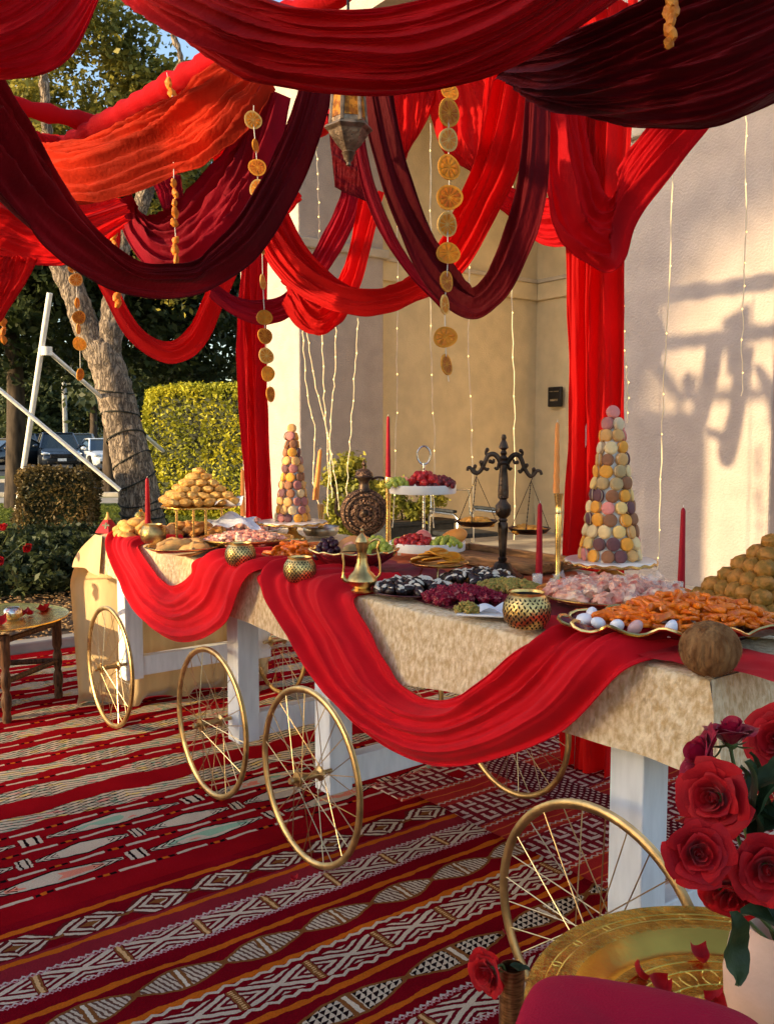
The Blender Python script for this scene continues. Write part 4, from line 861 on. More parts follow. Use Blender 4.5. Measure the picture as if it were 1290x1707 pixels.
# ------------------------------------------------------------------ citrus garlands, lantern, string lights
def slice_mesh(nm, flesh, pith, rind, seg=10, r=.034, ovl=1.0):
    mb = MB(); n = 30; RX = Matrix.Rotation(R(90), 3, 'X'); wob = lambda a: 1 + .05 * math.sin(2 * a + seg) + .03 * math.sin(3 * a)
    def ring(r0, r1, y, mi):
        vs = []
        for i in range(n):
            a = 2 * math.pi * i / n; k = wob(a)
            for rr in (r0, r1): vs.append((rr * k * math.cos(a) * ovl, y, rr * k * math.sin(a)))
        mb.add(vs, [(2 * i, 2 * i + 1, 2 * ((i + 1) % n) + 1, 2 * ((i + 1) % n)) for i in range(n)], mi)
    for sy in (-1, 1):
        ring(.0, r * .86, sy * .0012, 1); ring(r * .84, r, sy * .0024, 2)
        for k in range(seg):
            a0 = 2 * math.pi * (k + .09) / seg; a1 = 2 * math.pi * (k + .91) / seg; am = (a0 + a1) / 2; y = sy * .0026
            pts = [(r * .12, am), (r * .74, a0), (r * .80, (a0 + am) / 2), (r * .82, am), (r * .80, (a1 + am) / 2), (r * .74, a1)]
            mb.add([(q * wob(a) * math.cos(a) * ovl, y, q * wob(a) * math.sin(a)) for q, a in pts] + [(r * .48 * math.cos(am) * ovl, y + sy * .0012, r * .48 * math.sin(am))], [(0, 1, 6), (1, 2, 6), (2, 3, 6), (3, 4, 6), (4, 5, 6), (5, 0, 6)], 0)
    vs = []
    for i in range(n):
        a = 2 * math.pi * i / n; k = wob(a) * r
        for y in (-.0024, .0024): vs.append((k * math.cos(a) * ovl, y, k * math.sin(a)))
    mb.add(vs, [(2 * i, 2 * ((i + 1) % n), 2 * ((i + 1) % n) + 1, 2 * i + 1) for i in range(n)], 2)
    return mb.mesh(nm, [flesh, pith, rind], ang=30)
SL = [slice_mesh('citrus_slice', 'orange_flesh', 'orange_pith', 'orange_pith'), slice_mesh('citrus_slice', 'orange_flesh_dark', 'orange_rind', 'orange_rind', 11), slice_mesh('citrus_slice', 'orange_flesh', 'orange_rind', 'orange_rind', 9, ovl=.85)]
pb = MB(); pb.ell((0, 0, 0), (.016, .011, .021), 10, 7, lump=.35, ls=2.5); PEEL = pb.mesh('citrus_peel', 'peel')
def garland(label, pts, top, size=1.0, kinds='s', bottom=None):
    """pts: (px, py, Y, radius px)"""
    p0 = D(*pts[0][:3]); th = thing('citrus_garland', label, 'garland', p0, 0, 'dried orange garlands'); c = MB()
    line = [D(*top) - p0] + [D(*p[:3]) - p0 for p in pts] + ([D(*bottom) - p0] if bottom else [])
    c.tube(line, .0016, 5); c.build('string', 'wick', th)
    for i, p in enumerate(pts):
        q = D(*p[:3]) - p0; r = p[3] / F * p[2] / (.034 if kinds == 's' else .020); fc = math.atan2(p0.x, p0.y)
        if kinds == 's': ob('citrus_slice', SL[(i * 5 + len(pts)) % 3], th, q + Vector((0, -.003, 0)), (R(random.uniform(-12, 12)), random.uniform(0, 6), -fc + (p[4] if len(p) > 4 else R(random.uniform(-35, 35)))), scale=r)
        else: ob('citrus_peel', PEEL, th, q, (random.uniform(-.5, .5), random.uniform(-.5, .5), random.uniform(0, 6)), scale=(r * random.uniform(.8, 1.2), r, r * random.uniform(.8, 1.2)))
    return th
Y = 2.75
garland('long dried orange garland hanging in the middle, right of the lantern', [(750, 153, Y, 15), (748, 188, Y, 21, .6), (747, 233, Y, 19, .7), (748, 279, Y, 21), (749, 329, Y, 21, .1), (745, 374, Y, 19, .6), (747, 422, Y, 20, .3), (744, 469, Y, 17, .9), (741, 508, Y, 17, 1.2), (742, 562, Y, 20, .2), (744, 608, Y, 17, 1.0)], (752, 60, Y), bottom=(748, 636, Y))
Y = 3.4
garland('dried orange garland hanging in front of the left curtain', [(422, 200, Y, 14, .1), (426, 243, Y, 12, 1.1), (429, 279, Y, 14, .2), (430, 314, Y, 14, 0), (427, 342, Y, 12, 1.0), (437, 412, Y, 12, 1.2), (438, 470, Y, 12, 1.2), (441, 529, Y, 14, .2), (442, 560, Y, 13), (444, 593, Y, 13, .4), (447, 623, Y, 13, .2), (451, 657, Y, 13, .9)], (423, 175, Y), bottom=(452, 675, Y))
Y = 4.6
garland('orange peel garland in front of the crimson swag', [(281, 138, 4.3, 8), (287, 155, 4.3, 9), (290, 305, 3.7, 7), (292, 322, 3.7, 8), (291, 338, 3.7, 8), (292, 354, 3.7, 8), (291, 371, 3.7, 8), (293, 400, 3.7, 7), (292, 416, 3.7, 8), (294, 432, 3.7, 8), (295, 447, 3.7, 9)], (278, 120, 4.3), kinds='p')
garland('short orange peel garland below the left end of the orange swag', [(189, 376, 4.5, 8), (190, 392, 4.5, 8), (191, 408, 4.5, 8), (193, 424, 4.5, 8), (193, 440, 4.5, 8), (195, 494, 4.5, 9), (197, 505, 4.5, 9)], (189, 355, 4.5), kinds='p')
garland('dried orange garland in front of the leaning tree trunk', [(122, 446, 4.4, 8), (127, 466, 4.4, 11, .4), (129, 505, 4.4, 10, 1.2), (132, 529, 4.4, 11, .2), (131, 548, 4.4, 9, 1.2), (133, 573, 4.4, 12, 0), (134, 624, 4.4, 10, 1.0)], (118, 425, 4.4))
Y = 1.75
g6 = garland('dried fruit strand hanging before the dark swag at top right', [(1117, 2, Y, 13), (1119, 18, Y, 15), (1118, 34, Y, 13), (1117, 52, Y, 15), (1115, 70, Y, 11)], (1117, -60, Y), kinds='p')
g7 = garland('small dried strand at the left edge below the red tail', [(4, 535, 3.1, 8), (5, 552, 3.1, 8), (6, 566, 3.1, 7)], (2, 490, 3.1), kinds='p')

ln = D(581, 242, 2.9); lan = thing('hanging_lantern', 'metal lantern with amber glass panes hanging under the canopy', 'lantern', ln)
k = 2.9 / F; n6 = 6
lm = MB(); lm.lathe([(.0, -33 * k), (4 * k, -31 * k), (3 * k, -27 * k), (7 * k, -22 * k), (9 * k, -14 * k), (11 * k, -12 * k), (9 * k, -9 * k)], 12); lm.build('finial', 'lantern_metal', lan)
lm = MB(); lm.lathe([(9 * k, -10 * k), (18 * k, 0), (28 * k, 15 * k), (31 * k, 21 * k), (35 * k, 24 * k), (37 * k, 26 * k), (35 * k, 30 * k), (28 * k, 33 * k)], n6, rot=Matrix.Rotation(R(12), 3, 'Z')); lb = lm.build('base_bowl', 'lantern_metal', lan, smooth=False)
hm = MB(); hm.ell((0, 0, 0), (2.6 * k, 1.6 * k, 3.4 * k), 8, 5); HM = hm.mesh('pierced_hole', 'dark_hole')
for j, (rr, zz, nn) in enumerate(((28, 19, 12), (24, 12, 12), (19, 4.5, 9))):
    for i in range(nn):
        a = 2 * math.pi * (i + .5 * j) / nn; a6 = ((a - R(12)) % (math.pi / 3)) - math.pi / 6; q = rr * math.cos(math.pi / 6) / math.cos(a6) * k
        ob('pierced_hole', HM, lb, (q * math.cos(a), q * math.sin(a), zz * k), (0, 0, a + math.pi / 2), scale=.8)
for i in range(6):
    a0 = R(12) + i * math.pi / 3; a1 = a0 + math.pi / 3; r0, r1, z0, z1 = 27 * k, 20 * k, 33 * k, 120 * k
    q = [Vector((r0 * math.cos(a0), r0 * math.sin(a0), z0)), Vector((r0 * math.cos(a1), r0 * math.sin(a1), z0)), Vector((r1 * math.cos(a1), r1 * math.sin(a1), z1)), Vector((r1 * math.cos(a0), r1 * math.sin(a0), z1))]
    c = sum(q, Vector()) / 4; pm = MB(); pm.add([c + (p - c) * .80 for p in q], [(0, 1, 2, 3)]); pm.build('glass_pane', 'amber_glass', lan, smooth=False, solid=.002)
    fm = MB(); fm.tube([q[0] * 1.0, q[3]], 3.2 * k, 6)
    fm.add(q + [c + (p - c) * .82 + (c.xy.to_3d().normalized()) * .001 for p in q], [(0, 1, 5, 4), (1, 2, 6, 5), (2, 3, 7, 6), (3, 0, 4, 7)]); fm.build('pane_frame', 'lantern_metal', lan, smooth=False)
lm = MB(); lm.lathe([(24 * k, 118 * k), (28 * k, 122 * k), (20 * k, 135 * k), (10 * k, 150 * k), (6 * k, 160 * k)], 6, rot=Matrix.Rotation(R(12), 3, 'Z')); lm.build('roof_cap', 'lantern_metal', lan, smooth=False)
lm = MB(); lm.tube([(0, 0, 158 * k), (0, 0, 430 * k)], .004, 6); lm.build('chain', 'dark_iron', lan)

lan.scale = (1.08, 1.08, 1.0)

bm_ = MB(); bm_.ell((0, 0, 0), (.006, .006, .008), 8, 6); BULB = bm_.mesh('bulb', 'bulb')
def string_light(label, pts, Y, sag=.006, seed=0):
    P = [D(x, y, Y) for x, y in pts]; p0 = P[0]; th = thing('string_light', label, 'string light', p0, 0, 'fairy light strings'); n = 26
    C = catmull([p - p0 for p in P], n); C = [c + Vector((random.uniform(-1, 1) * sag, 0, 0)) for c in C]
    mb = MB(); mb.tube(C, .0033 * max(1, Y / 5), 5); mb.build('wire', 'wire', th)
    for i in range(2, n, 3): ob('bulb', BULB, th, C[i] + Vector((0, -.006, 0)), scale=max(1, Y / 5) * .5)
for i, (pts, Y, lab) in enumerate((
    ([(527, 235), (531, 330), (532, 420)], 6.3, 'short light string beside the lantern against the pinkish pier'),
    ([(505, 545), (510, 640), (525, 720), (522, 800), (535, 850)], 6.6, 'leftmost light string on the pinkish pier'),
    ([(512, 550), (525, 640), (545, 720), (556, 780), (565, 850)], 6.6, 'light string crossing to the right on the pinkish pier'),
    ([(537, 555), (540, 660), (547, 760), (546, 860)], 6.6, 'light string falling straight behind the far macaron tower'),
    ([(560, 545), (557, 640), (550, 740), (553, 830)], 6.6, 'light string left of the bronze ewer'),
    ([(597, 530), (590, 640), (583, 740), (577, 830)], 6.6, 'light string above the bronze ewer lid'),
    ([(663, 250), (662, 420), (661, 600), (660, 740), (655, 880)], 6.3, 'light string beside the tall red candle'),
    ([(717, 205), (718, 400), (719, 600), (724, 740), (722, 880)], 6.2, 'light string behind the ring handle of the fruit stand'),
    ([(782, 410), (781, 560), (785, 700), (788, 800), (790, 920)], 5.9, 'light string behind the left scale pan'),
    ([(855, 270), (853, 480), (857, 640), (858, 760), (858, 900)], 5.6, 'light string behind the balance scale post'),
    ([(1037, 450), (1040, 560), (1046, 640), (1045, 705)], 5.0, 'light string just right of the right hand curtain'),
    ([(1120, 285), (1117, 450), (1106, 640), (1103, 760), (1098, 900), (1095, 950)], 5.2, 'light string right of the large macaron tower'),
    ([(1243, 190), (1242, 400), (1238, 520), (1236, 660)], 5.0, 'rightmost light string on the near pier'))): string_light(lab, pts, Y)
# ================================================================== THINGS ON THE TABLES
ZT = TZ + .014
def at(px, py, z=ZT):
    p = G(px, py, z); return p, p.y / F * 1.0        # base point and metres per picture pixel there
def pick(a): return a[random.randrange(len(a))]
def piece(nm, m, r, lump=.18, ls=2.5, seed=0, nu=12, nv=8, flat=0):
    b = MB(); b.ell((0, 0, 0), r, nu, nv, lump=lump, ls=ls, seed=seed)
    if flat: b.v = [(x, y, max(z, -flat)) for x, y, z in b.v]
    return b.mesh(nm, m)
def heap(name, label, cat, c, rx, ry, h, n, meshes, nm, rz=0, sc=(.85, 1.15), tilt=.5, rmin=.0, zb=0.0, grid=True):
    th = thing(name, label, cat, c, rz); ga = 2.39996
    for i in range(n):
        q = math.sqrt((i + .5) / n); a = i * ga + random.uniform(-.25, .25); q = rmin + (1 - rmin) * q
        z = zb + h * (1 - q * q) + random.uniform(-.1, .25) * h * .35 + .004
        ob(nm, pick(meshes), th, (rx * q * math.cos(a), ry * q * math.sin(a), z), (random.uniform(-tilt, tilt), random.uniform(-tilt, tilt), random.uniform(0, 6.28)), scale=random.uniform(*sc))
    return th
def dish(name, label, cat, c, prof, m, n=36, flute=0, nf=0, rz=0, sx=1, parts=None, rim=None, rim_m='gold', solid=.0):
    th = thing(name, label, cat, c, rz); b = MB(); b.lathe(prof, n, flute=flute, nf=nf, caps=False); b.v = [(x * sx, y, z) for x, y, z in b.v]
    o = b.build('dish', m, th, solid=solid or .003)
    if rim:
        r = MB(); pts = []
        for i in range(96):
            a = 2 * math.pi * i / 96; rr = rim[0] * (1 + flute * math.cos(nf * a)); pts.append((rr * math.cos(a) * sx, rr * math.sin(a), rim[1] + (rim[3] * math.cos(nf * a) if len(rim) > 3 else 0)))
        r.tube(pts, rim[2], 6, closed=True); r.build('rim', rim_m, th)
    return th
def candle(label, px, py, hpx, wpx, m, z=ZT, Yc=None, twist=False, holder=None, hold_m='gold', lean=0):
    p = D(px, py, Yc) if Yc else G(px, py, z); k = p.y / F; h = hpx * k; r = wpx * k / 2
    th = thing('taper_candle', label, 'candle', p, 0, 'taper candles'); b = MB(); n = 16; vs = []; fs = []; st = 40
    for j in range(st + 1):
        t = j / st; rr = r * (1 - .42 * t) if t < .97 else r * .58 * (1 - (t - .97) / .03 * .75)
        for i in range(n):
            a = 2 * math.pi * i / n; q = rr * (1 + (.10 * math.cos(3 * a + t * 40) if twist else 0)); vs.append((q * math.cos(a) + lean * t * h, q * math.sin(a), t * h))
    for j in range(st):
        for i in range(n): l = (i + 1) % n; fs.append((j * n + i, j * n + l, (j + 1) * n + l, (j + 1) * n + i))
    fs.append(tuple(st * n + i for i in range(n))); b.add(vs, fs); b.build('wax', m, th)
    w_ = MB(); w_.tube([(lean * h, 0, h * .995), (lean * h + .001, 0, h + .008)], .0012, 5); w_.build('wick', 'wick', th); return th

# ---- perforated votive holders
def votive(label, px, py, wpx):
    p = G(px, py, ZT); k = p.y / F; r = wpx * k / 2; p = p + Vector((0, r * .7, 0)); th = thing('votive_holder', label, 'votive holder', p, 0, 'pierced gold votive holders')
    h = r * 1.5; prof = [(0, .002), (r * .60, .002), (r * .72, h * .05), (r * .93, h * .25), (r, h * .48), (r * .95, h * .68), (r * .80, h * .86), (r * .70, h * .93), (r * .72, h), (r * .74, h * 1.01), (r * .69, h * 1.0), (r * .66, h * .92)]
    b = MB(); b.lathe(prof, 40, caps=False); b.build('bowl', 'gold_dull', th); i_ = MB(); i_.lathe([(r * .66, h * .93), (r * .5, h * .75), (0, h * .7)], 24, caps=False); i_.build('inside', 'dark_hole', th)
    d = MB(); rows = 10
    for j in range(rows):
        z = h * (.10 + .74 * j / (rows - 1)); zz = z / h
        rr = next(prof[q][0] + (prof[q + 1][0] - prof[q][0]) * ((z - prof[q][1]) / (prof[q + 1][1] - prof[q][1])) for q in range(1, 8) if prof[q][1] <= z <= prof[q + 1][1])
        nn = 26
        for i in range(nn):
            a = 2 * math.pi * (i + .5 * (j % 2)) / nn; sw = .55 * (1 if (j + i // 4) % 2 else -1); w_, l_ = r * .055, r * .095
            c = Vector((rr * 1.006 * math.cos(a), rr * 1.006 * math.sin(a), z)); e1 = Vector((-math.sin(a), math.cos(a), 0)); nrm = Vector((math.cos(a), math.sin(a), (zz - .48) * 1.0)).normalized(); e2 = nrm.cross(e1)
            f1 = e1 * math.cos(sw) + e2 * math.sin(sw); f2 = e2 * math.cos(sw) - e1 * math.sin(sw)
            d.add([c - f2 * l_, c + f1 * w_ * .8 - f2 * l_ * .2, c + f1 * w_ * .5 + f2 * l_ * .5, c + f2 * l_, c - f1 * w_ * .5 + f2 * l_ * .4, c - f1 * w_ * .8 - f2 * l_ * .3], [(0, 1, 2, 3, 4, 5)])
    d.build('piercing', 'dark_hole', th, smooth=False); return th
votive('pierced gold votive holder nearest the far end of the table', 252, 908, 44)
votive('pierced gold votive holder in front of the pink sweets dish', 398, 946, 53)
votive('pierced gold votive holder on the red cloth below the fruit bowl', 498, 973, 57)
votive('large pierced gold votive holder on the near table front edge', 882, 1053, 84)

# ---- macarons
def macaron_mesh(cn):
    b = MB(); R_, h = .0225, .0115; pr = [(0, -h), (R_ * .6, -h * .98), (R_ * .9, -h * .78), (R_, -h * .5), (R_ * .985, -h * .42), (R_ * 1.02, -h * .30), (R_ * .97, -h * .2), (R_ * .93, -h * .18)]
    b.lathe(pr, 18, caps=False); b.lathe([(R_ * .93, -h * .18), (R_ * .95, 0), (R_ * .93, h * .18)], 18, mi=1, caps=False); b.lathe([(r, -z) for r, z in pr][::-1], 18, caps=False)
    return b.mesh('macaron', ['macaron_' + cn, 'macaron_cream_fill'])
MC = {c: macaron_mesh(c) for c in ('pink', 'cream', 'orange', 'brown', 'plum', 'olive', 'yellow', 'sage', 'mauve', 'tan')}
def macaron_tower(label, p, r0, r1, h, rows, pal, seed, sc=1.0, topc='pink'):
    random.seed(seed); th = thing('macaron_tower', label, 'macaron tower', p); b = MB(); b.lathe([(r0 - .016, 0), (r1 - .012, h - .03), (0, h - .02)], 24); b.build('paper_cone', 'ceramic_white', th)
    sl = math.atan2(r0 - r1, h)
    for j in range(rows):
        t = (j + .5) / rows; rr = r0 + (r1 - r0) * t - .006; z = h * t * .985; nn = max(4, int(2 * math.pi * (rr + .006) / (.0475 * sc)))
        for i in range(nn):
            a = 2 * math.pi * (i + .5 * (j % 2)) / nn + random.uniform(-.05, .05) + j * .13
            q = Vector((math.cos(a), math.sin(a), math.tan(sl) + random.uniform(-.25, .2))); q += Vector((random.uniform(-.3, .3), random.uniform(-.3, .3), 0))
            o = ob('macaron', MC[pick(pal)], th, (rr * math.cos(a), rr * math.sin(a), z + random.uniform(-.002, .002)), scale=sc * random.uniform(.93, 1.03)); o.rotation_euler = q.to_track_quat('Z', 'Y').to_euler()
    o = ob('macaron', MC[topc], th, (0, 0, h + .012), scale=sc); o.rotation_euler = Vector((.1, -1, .35)).to_track_quat('Z', 'Y').to_euler(); random.seed(seed + 100); return th
def cake_stand(label, p, r, hz, slab='marble_slab', th_=.018, legs=0, rimm='gold'):
    th = thing('cake_stand', label, 'cake stand', p); b = MB(); n = 60; vs = []; fs = []
    pr = [(0, hz - th_), (.92, hz - th_), (1.0, hz - th_ * .7), (1.0, hz - th_ * .25), (.97, hz), (0, hz)]
    for (q, z) in pr:
        for i in range(n): a = 2 * math.pi * i / n; w_ = 1 + (.018 * mnoise.noise(Vector((math.cos(a) * 3, math.sin(a) * 3, z * 90))) if q > .9 else 0); vs.append((r * q * w_ * math.cos(a), r * q * w_ * math.sin(a), z))
    for j in range(len(pr) - 1):
        for i in range(n): l = (i + 1) % n; fs.append((j * n + i, j * n + l, (j + 1) * n + l, (j + 1) * n + i))
    b.add(vs, fs); b.build('slab', slab, th)
    e = MB(); e.tube([(r * 1.0 * math.cos(a), r * 1.0 * math.sin(a), hz - th_ * .5 + .003 * math.sin(a * 17)) for a in (2 * math.pi * i / 80 for i in range(80))], th_ * .28, 6, closed=True); e.build('rim', rimm, th)
    if legs:
        for i in range(legs):
            a = 2 * math.pi * (i + .3) / legs; l_ = MB(); x, y = r * .62 * math.cos(a), r * .62 * math.sin(a); l_.tube([(x, y, 0), (x, y, .012), (x, y, .013), (x, y, hz - th_)], [.012, .012, .006, .006], 10); l_.build('leg', 'gold', th)
    else: s_ = MB(); s_.lathe([(.062, 0), (.060, .006), (.030, .022), (.020, .04), (.026, hz - th_ - .006), (.03, hz - th_)], 28); s_.build('stem', 'gold', th)
    return th
p, k = at(1016, 962); hz = .062
cake_stand('near marble cake stand with gold stem under the large macaron tower', p, 76 * k, hz)
macaron_tower('large macaron tower of mixed pastel and brown macarons beside the near pier', p + Vector((0, 0, hz)), 51 * k, 14 * k, 240 * k, 12, ['pink', 'cream', 'orange', 'brown', 'plum', 'olive', 'yellow', 'sage', 'mauve', 'tan', 'orange', 'brown', 'cream', 'brown', 'tan', 'pink'], 11)
p, k = at(488, 898); hz = .085
cake_stand('far marble cake stand with gold foot under the smaller macaron tower', p, 58 * k, hz)
macaron_tower('smaller macaron tower of peach and brown macarons beside the left curtain', p + Vector((0, 0, hz)), 29 * k, 8 * k, 150 * k, 11, ['orange', 'tan', 'brown', 'plum', 'cream', 'pink', 'brown', 'mauve', 'sage', 'tan', 'mauve'], 23, .95, 'tan')

# ---- pyramids
def pyramid(name, label, p, n, sp, lay, me_list, nm, rz, sc=1.0):
    th = thing(name, label, 'pastry pyramid', p, rz)
    for L_ in range(n):
        m_ = n - L_
        for i in range(m_):
            for j in range(m_):
                if 0 < i < m_ - 1 and 0 < j < m_ - 1: continue
                ob(nm, pick(me_list), th, ((i - (m_ - 1) / 2) * sp + random.uniform(-.1, .1) * sp * .4, (j - (m_ - 1) / 2) * sp + random.uniform(-.1, .1) * sp * .4, lay * L_ + sp * .38), (random.uniform(-.2, .2), random.uniform(-.2, .2), random.uniform(0, 6.3)), scale=(sc * random.uniform(.88, 1.12), sc * random.uniform(.9, 1.1), sc * random.uniform(.88, 1.12)))
    return th
PG = [piece('pastry', 'pastry_gold', (.034, .028, .019), .3, 2.2, s, 14, 9) for s in range(3)]
p, k = at(333, 900); hz = .165
cake_stand('gold footed stand holding the golden pastry pyramid', p, 62 * k, hz, 'gold_engraved', .012, 4)
nb = 5; pyramid('pastry_pyramid', 'pyramid of small golden pastries on the tall gold stand', p + Vector((0, 0, hz)), 6, .055, .027, PG, 'pastry', R(20))
nap = MB(); nap.grid(lambda a, b: (.10 + .12 * a, -.14 + .10 * b, hz + .008 + .02 * math.sin(a * 5 + b * 4) + .02 * a), 12, 10); o = nap.build('paper_napkin', 'ceramic_white', loc=p, ang=0); tag(o, 'white paper sticking out under the golden pastry pyramid', 'paper')
PBm = [piece('pastry_ball', 'pistachio_ball', (.030, .029, .024), .16, 3, s, 14, 9) for s in range(4)]
p, k = at(1283, 1040)
tr = dish('serving_tray', 'white tray under the pistachio ball pyramid', 'tray', p, [(0, .003), (.20, .003), (.215, .012)], 'ceramic_white')
pyramid('pastry_pyramid', 'pyramid of brown green pistachio balls at the right picture edge', p + Vector((0, 0, .006)), 7, .050, .031, PBm, 'pastry_ball', R(12), 1.0)

# ---- red cone favour and jar at the far end
p, k = at(180, 888); cf = thing('cone_favour', 'red cone shaped box with a gold lily emblem and gold tip', 'favour box', p)
b = MB(); b.lathe([(20 * k, 0), (20 * k, 2 * k), (6 * k, 23 * k)], 4, rot=Matrix.Rotation(R(20), 3, 'Z')); b.build('cone', 'wax_red', cf, smooth=False); b = MB(); b.lathe([(6.2 * k, 22 * k), (3 * k, 26 * k), (1.4 * k, 34 * k), (0, 35 * k)], 8); b.build('tip', 'orange_pith', cf)
b = MB(); fl = [(0, 12), (2.2, 8), (1.5, 5), (5, 7), (7.5, 5), (7, 2.5), (4.5, 3), (2, 2), (2, -2), (0, -4), (-2, -2), (-2, 2), (-4.5, 3), (-7, 2.5), (-7.5, 5), (-5, 7), (-1.5, 5), (-2.2, 8)]
Mx = Matrix.Translation((0, -12.6 * k, 10 * k)) @ Matrix.Rotation(R(20 - 45 + 25), 4, 'Z') @ Matrix.Rotation(R(65), 4, 'X'); b.prism([(x * k * .8, y * k * .8) for x, y in fl], -.002, .002, mtx=Mx); b.build('lily_emblem', 'gold', cf)
p, k = at(228, 888); j_ = thing('ornate_jar', 'small ornate gold jar behind the red candle', 'jar', p + Vector((0, .08, 0))); b = MB(); b.lathe([(9 * k, 0), (12 * k, 6 * k), (12 * k, 18 * k), (9 * k, 24 * k), (10 * k, 26 * k)], 20, flute=.04, nf=10); b.build('body', 'gold_engraved', j_); b = MB(); b.lathe([(10.5 * k, 26 * k), (8 * k, 31 * k), (3 * k, 34 * k), (3.4 * k, 37 * k), (0, 39 * k)], 16); b.build('lid', 'gold_engraved', j_)
BUN = [piece('bun', 'pastry_gold', (.045, .030, .024), .15, 2.5, s) for s in range(3)]; LOAF = [piece('loaf', 'loaf', (.066, .024, .022), .14, 2.5, s, 14, 8) for s in range(3)]
COOK = [piece('cookie', 'pastry', (.030, .028, .014), .2, 3, s) for s in range(3)]
p, k = at(222, 898); heap('bun_pile', 'pile of glossy golden buns beside the red cone favour', 'pastries', p + Vector((0, .06, 0)), .10, .08, .07, 16, BUN, 'bun')
p, k = at(312, 895); heap('cookie_pile', 'pile of golden cookies under the pastry stand', 'pastries', p + Vector((0, .1, 0)), .17, .09, .045, 34, COOK, 'cookie', sc=(1, 1.35))
p, k = at(300, 925); dish('shallow_bowl', 'shallow dark bowl of small loaves at the table front', 'bowl', p + Vector((0, .05, 0)), [(0, .004), (.08, .004), (.13, .02), (.15, .03)], 'dish_red', rim=(.15, .03, .003)); heap('loaf_pile', 'small brown loaves in the shallow dark bowl', 'pastries', p + Vector((0, .05, .012)), .10, .07, .028, 12, LOAF, 'loaf', tilt=.2)
candle('red taper candle standing before the leaning tree trunk', 247, 880, 84, 10, 'wax_red', Yc=4.25)
# ---- sweets dishes of the far cart
def sweet_meshes(m, n=4, r=(.024, .018, .012)): return [piece('sweet', m if s % 2 == 0 else m, r, .5, 3.5, s, 10, 7) for s in range(n)]
NG = sweet_meshes('nougat', 3) + sweet_meshes('nougat_white', 2); NGs = [piece('sweet', 'nougat', (.017, .014, .009), .5, 3, s, 9, 6) for s in range(2)] + [piece('sweet', 'nougat_white', (.017, .014, .009), .5, 3, 9, 9, 6)]
p, k = at(405, 920); c = p + Vector((.0, .10, 0)); dish('wide_bowl', 'wide gold bowl full of pink sugared sweets', 'bowl', c, [(0, .003), (.10, .004), (.17, .03), (.20, .05)], 'gold_dull', rim=(.2, .05, .004)); heap('sweets_pile', 'pale pink sugared sweets in the wide gold bowl', 'sweets', c + Vector((0, 0, .03)), .175, .165, .035, 90, NGs, 'sweet', sc=(1, 1.5))
p, k = at(400, 890); c = p + Vector((0, .1, 0)); dish('platter', 'white platter of pink sweets behind the blue white paper', 'platter', c, [(0, .003), (.16, .003), (.2, .02)], 'ceramic_white'); heap('sweets_pile', 'pink orange sweets on the white platter behind the paper sheet', 'sweets', c, .17, .13, .05, 46, NG, 'sweet', sc=(1, 1.4))
p = D(390, 878, 4.12); pa = MB(); pa.grid(lambda a, b: (-.11 + .22 * a + .02 * math.sin(b * 6), -.05 + .07 * b, .028 * math.sin(a * 3.1) + .012 * math.sin(a * 11 + b * 3) + .045 * b - .014), 26, 10); tag(pa.build('paper_sheet', 'napkin', loc=p, ang=0), 'crumpled bluish white paper sheet over the pink sweets', 'paper')
RING = []
for s in range(3):
    b = MB(); n_ = 26; b.tube([Vector(((.020 + .003 * math.sin(3 * a + s)) * math.cos(a), (.020 + .003 * math.cos(2 * a)) * math.sin(a), .003 * math.sin(2 * a + s))) for a in (2 * math.pi * i / n_ for i in range(n_))], .0055, 8, closed=True); RING.append(b.mesh('fried_ring', 'candied'))
STRIP = []
for s in range(3):
    b = MB(); b.tube(catmull([(-.04, 0, 0), (-.015, .006 * (s - 1), .004), (.015, -.005, .003 + .002 * s), (.04, .004, 0)], 12), [.0045] + [.0085] * 11 + [.004], 8, flat=.7); STRIP.append(b.mesh('candied_strip', 'candied'))
p, k = at(492, 940); c = p + Vector((0, .08, 0)); dish('gold_plate', 'gold rimmed plate of orange candied strips left of the fruit bowl', 'plate', c, [(0, .003), (.08, .004), (.135, .03)], 'gold_dull', rim=(.135, .03, .003)); heap('candied_pile', 'heap of bright orange candied strips left of the fruit bowl', 'sweets', c + Vector((0, 0, .018)), .11, .10, .04, 46, STRIP, 'candied_strip', tilt=.35)
p, k = at(535, 893); dish('metal_bowl', 'hammered pewter bowl holding the orange candle', 'bowl', p, [(0, .004), (25 * k, .004), (29 * k, 8 * k), (30 * k, 16 * k)], 'pewter')
hq = thing('candle_holder', 'gold candlestick in the pewter bowl', 'candlestick', p); b = MB(); b.lathe([(14 * k, .006), (12 * k, 6 * k), (5 * k, 10 * k), (4 * k, 30 * k), (6 * k, 52 * k), (7 * k, 53 * k)], 18); b.build('stem', 'gold', hq)
candle('orange taper candle leaning in the pewter bowl before the pier', 526, 833, 84, 11, 'wax_orange', Yc=p.y, lean=.10)
candle('orange taper candle left of the far red curtain', 405, 860, 78, 9, 'wax_orange', Yc=5.2)
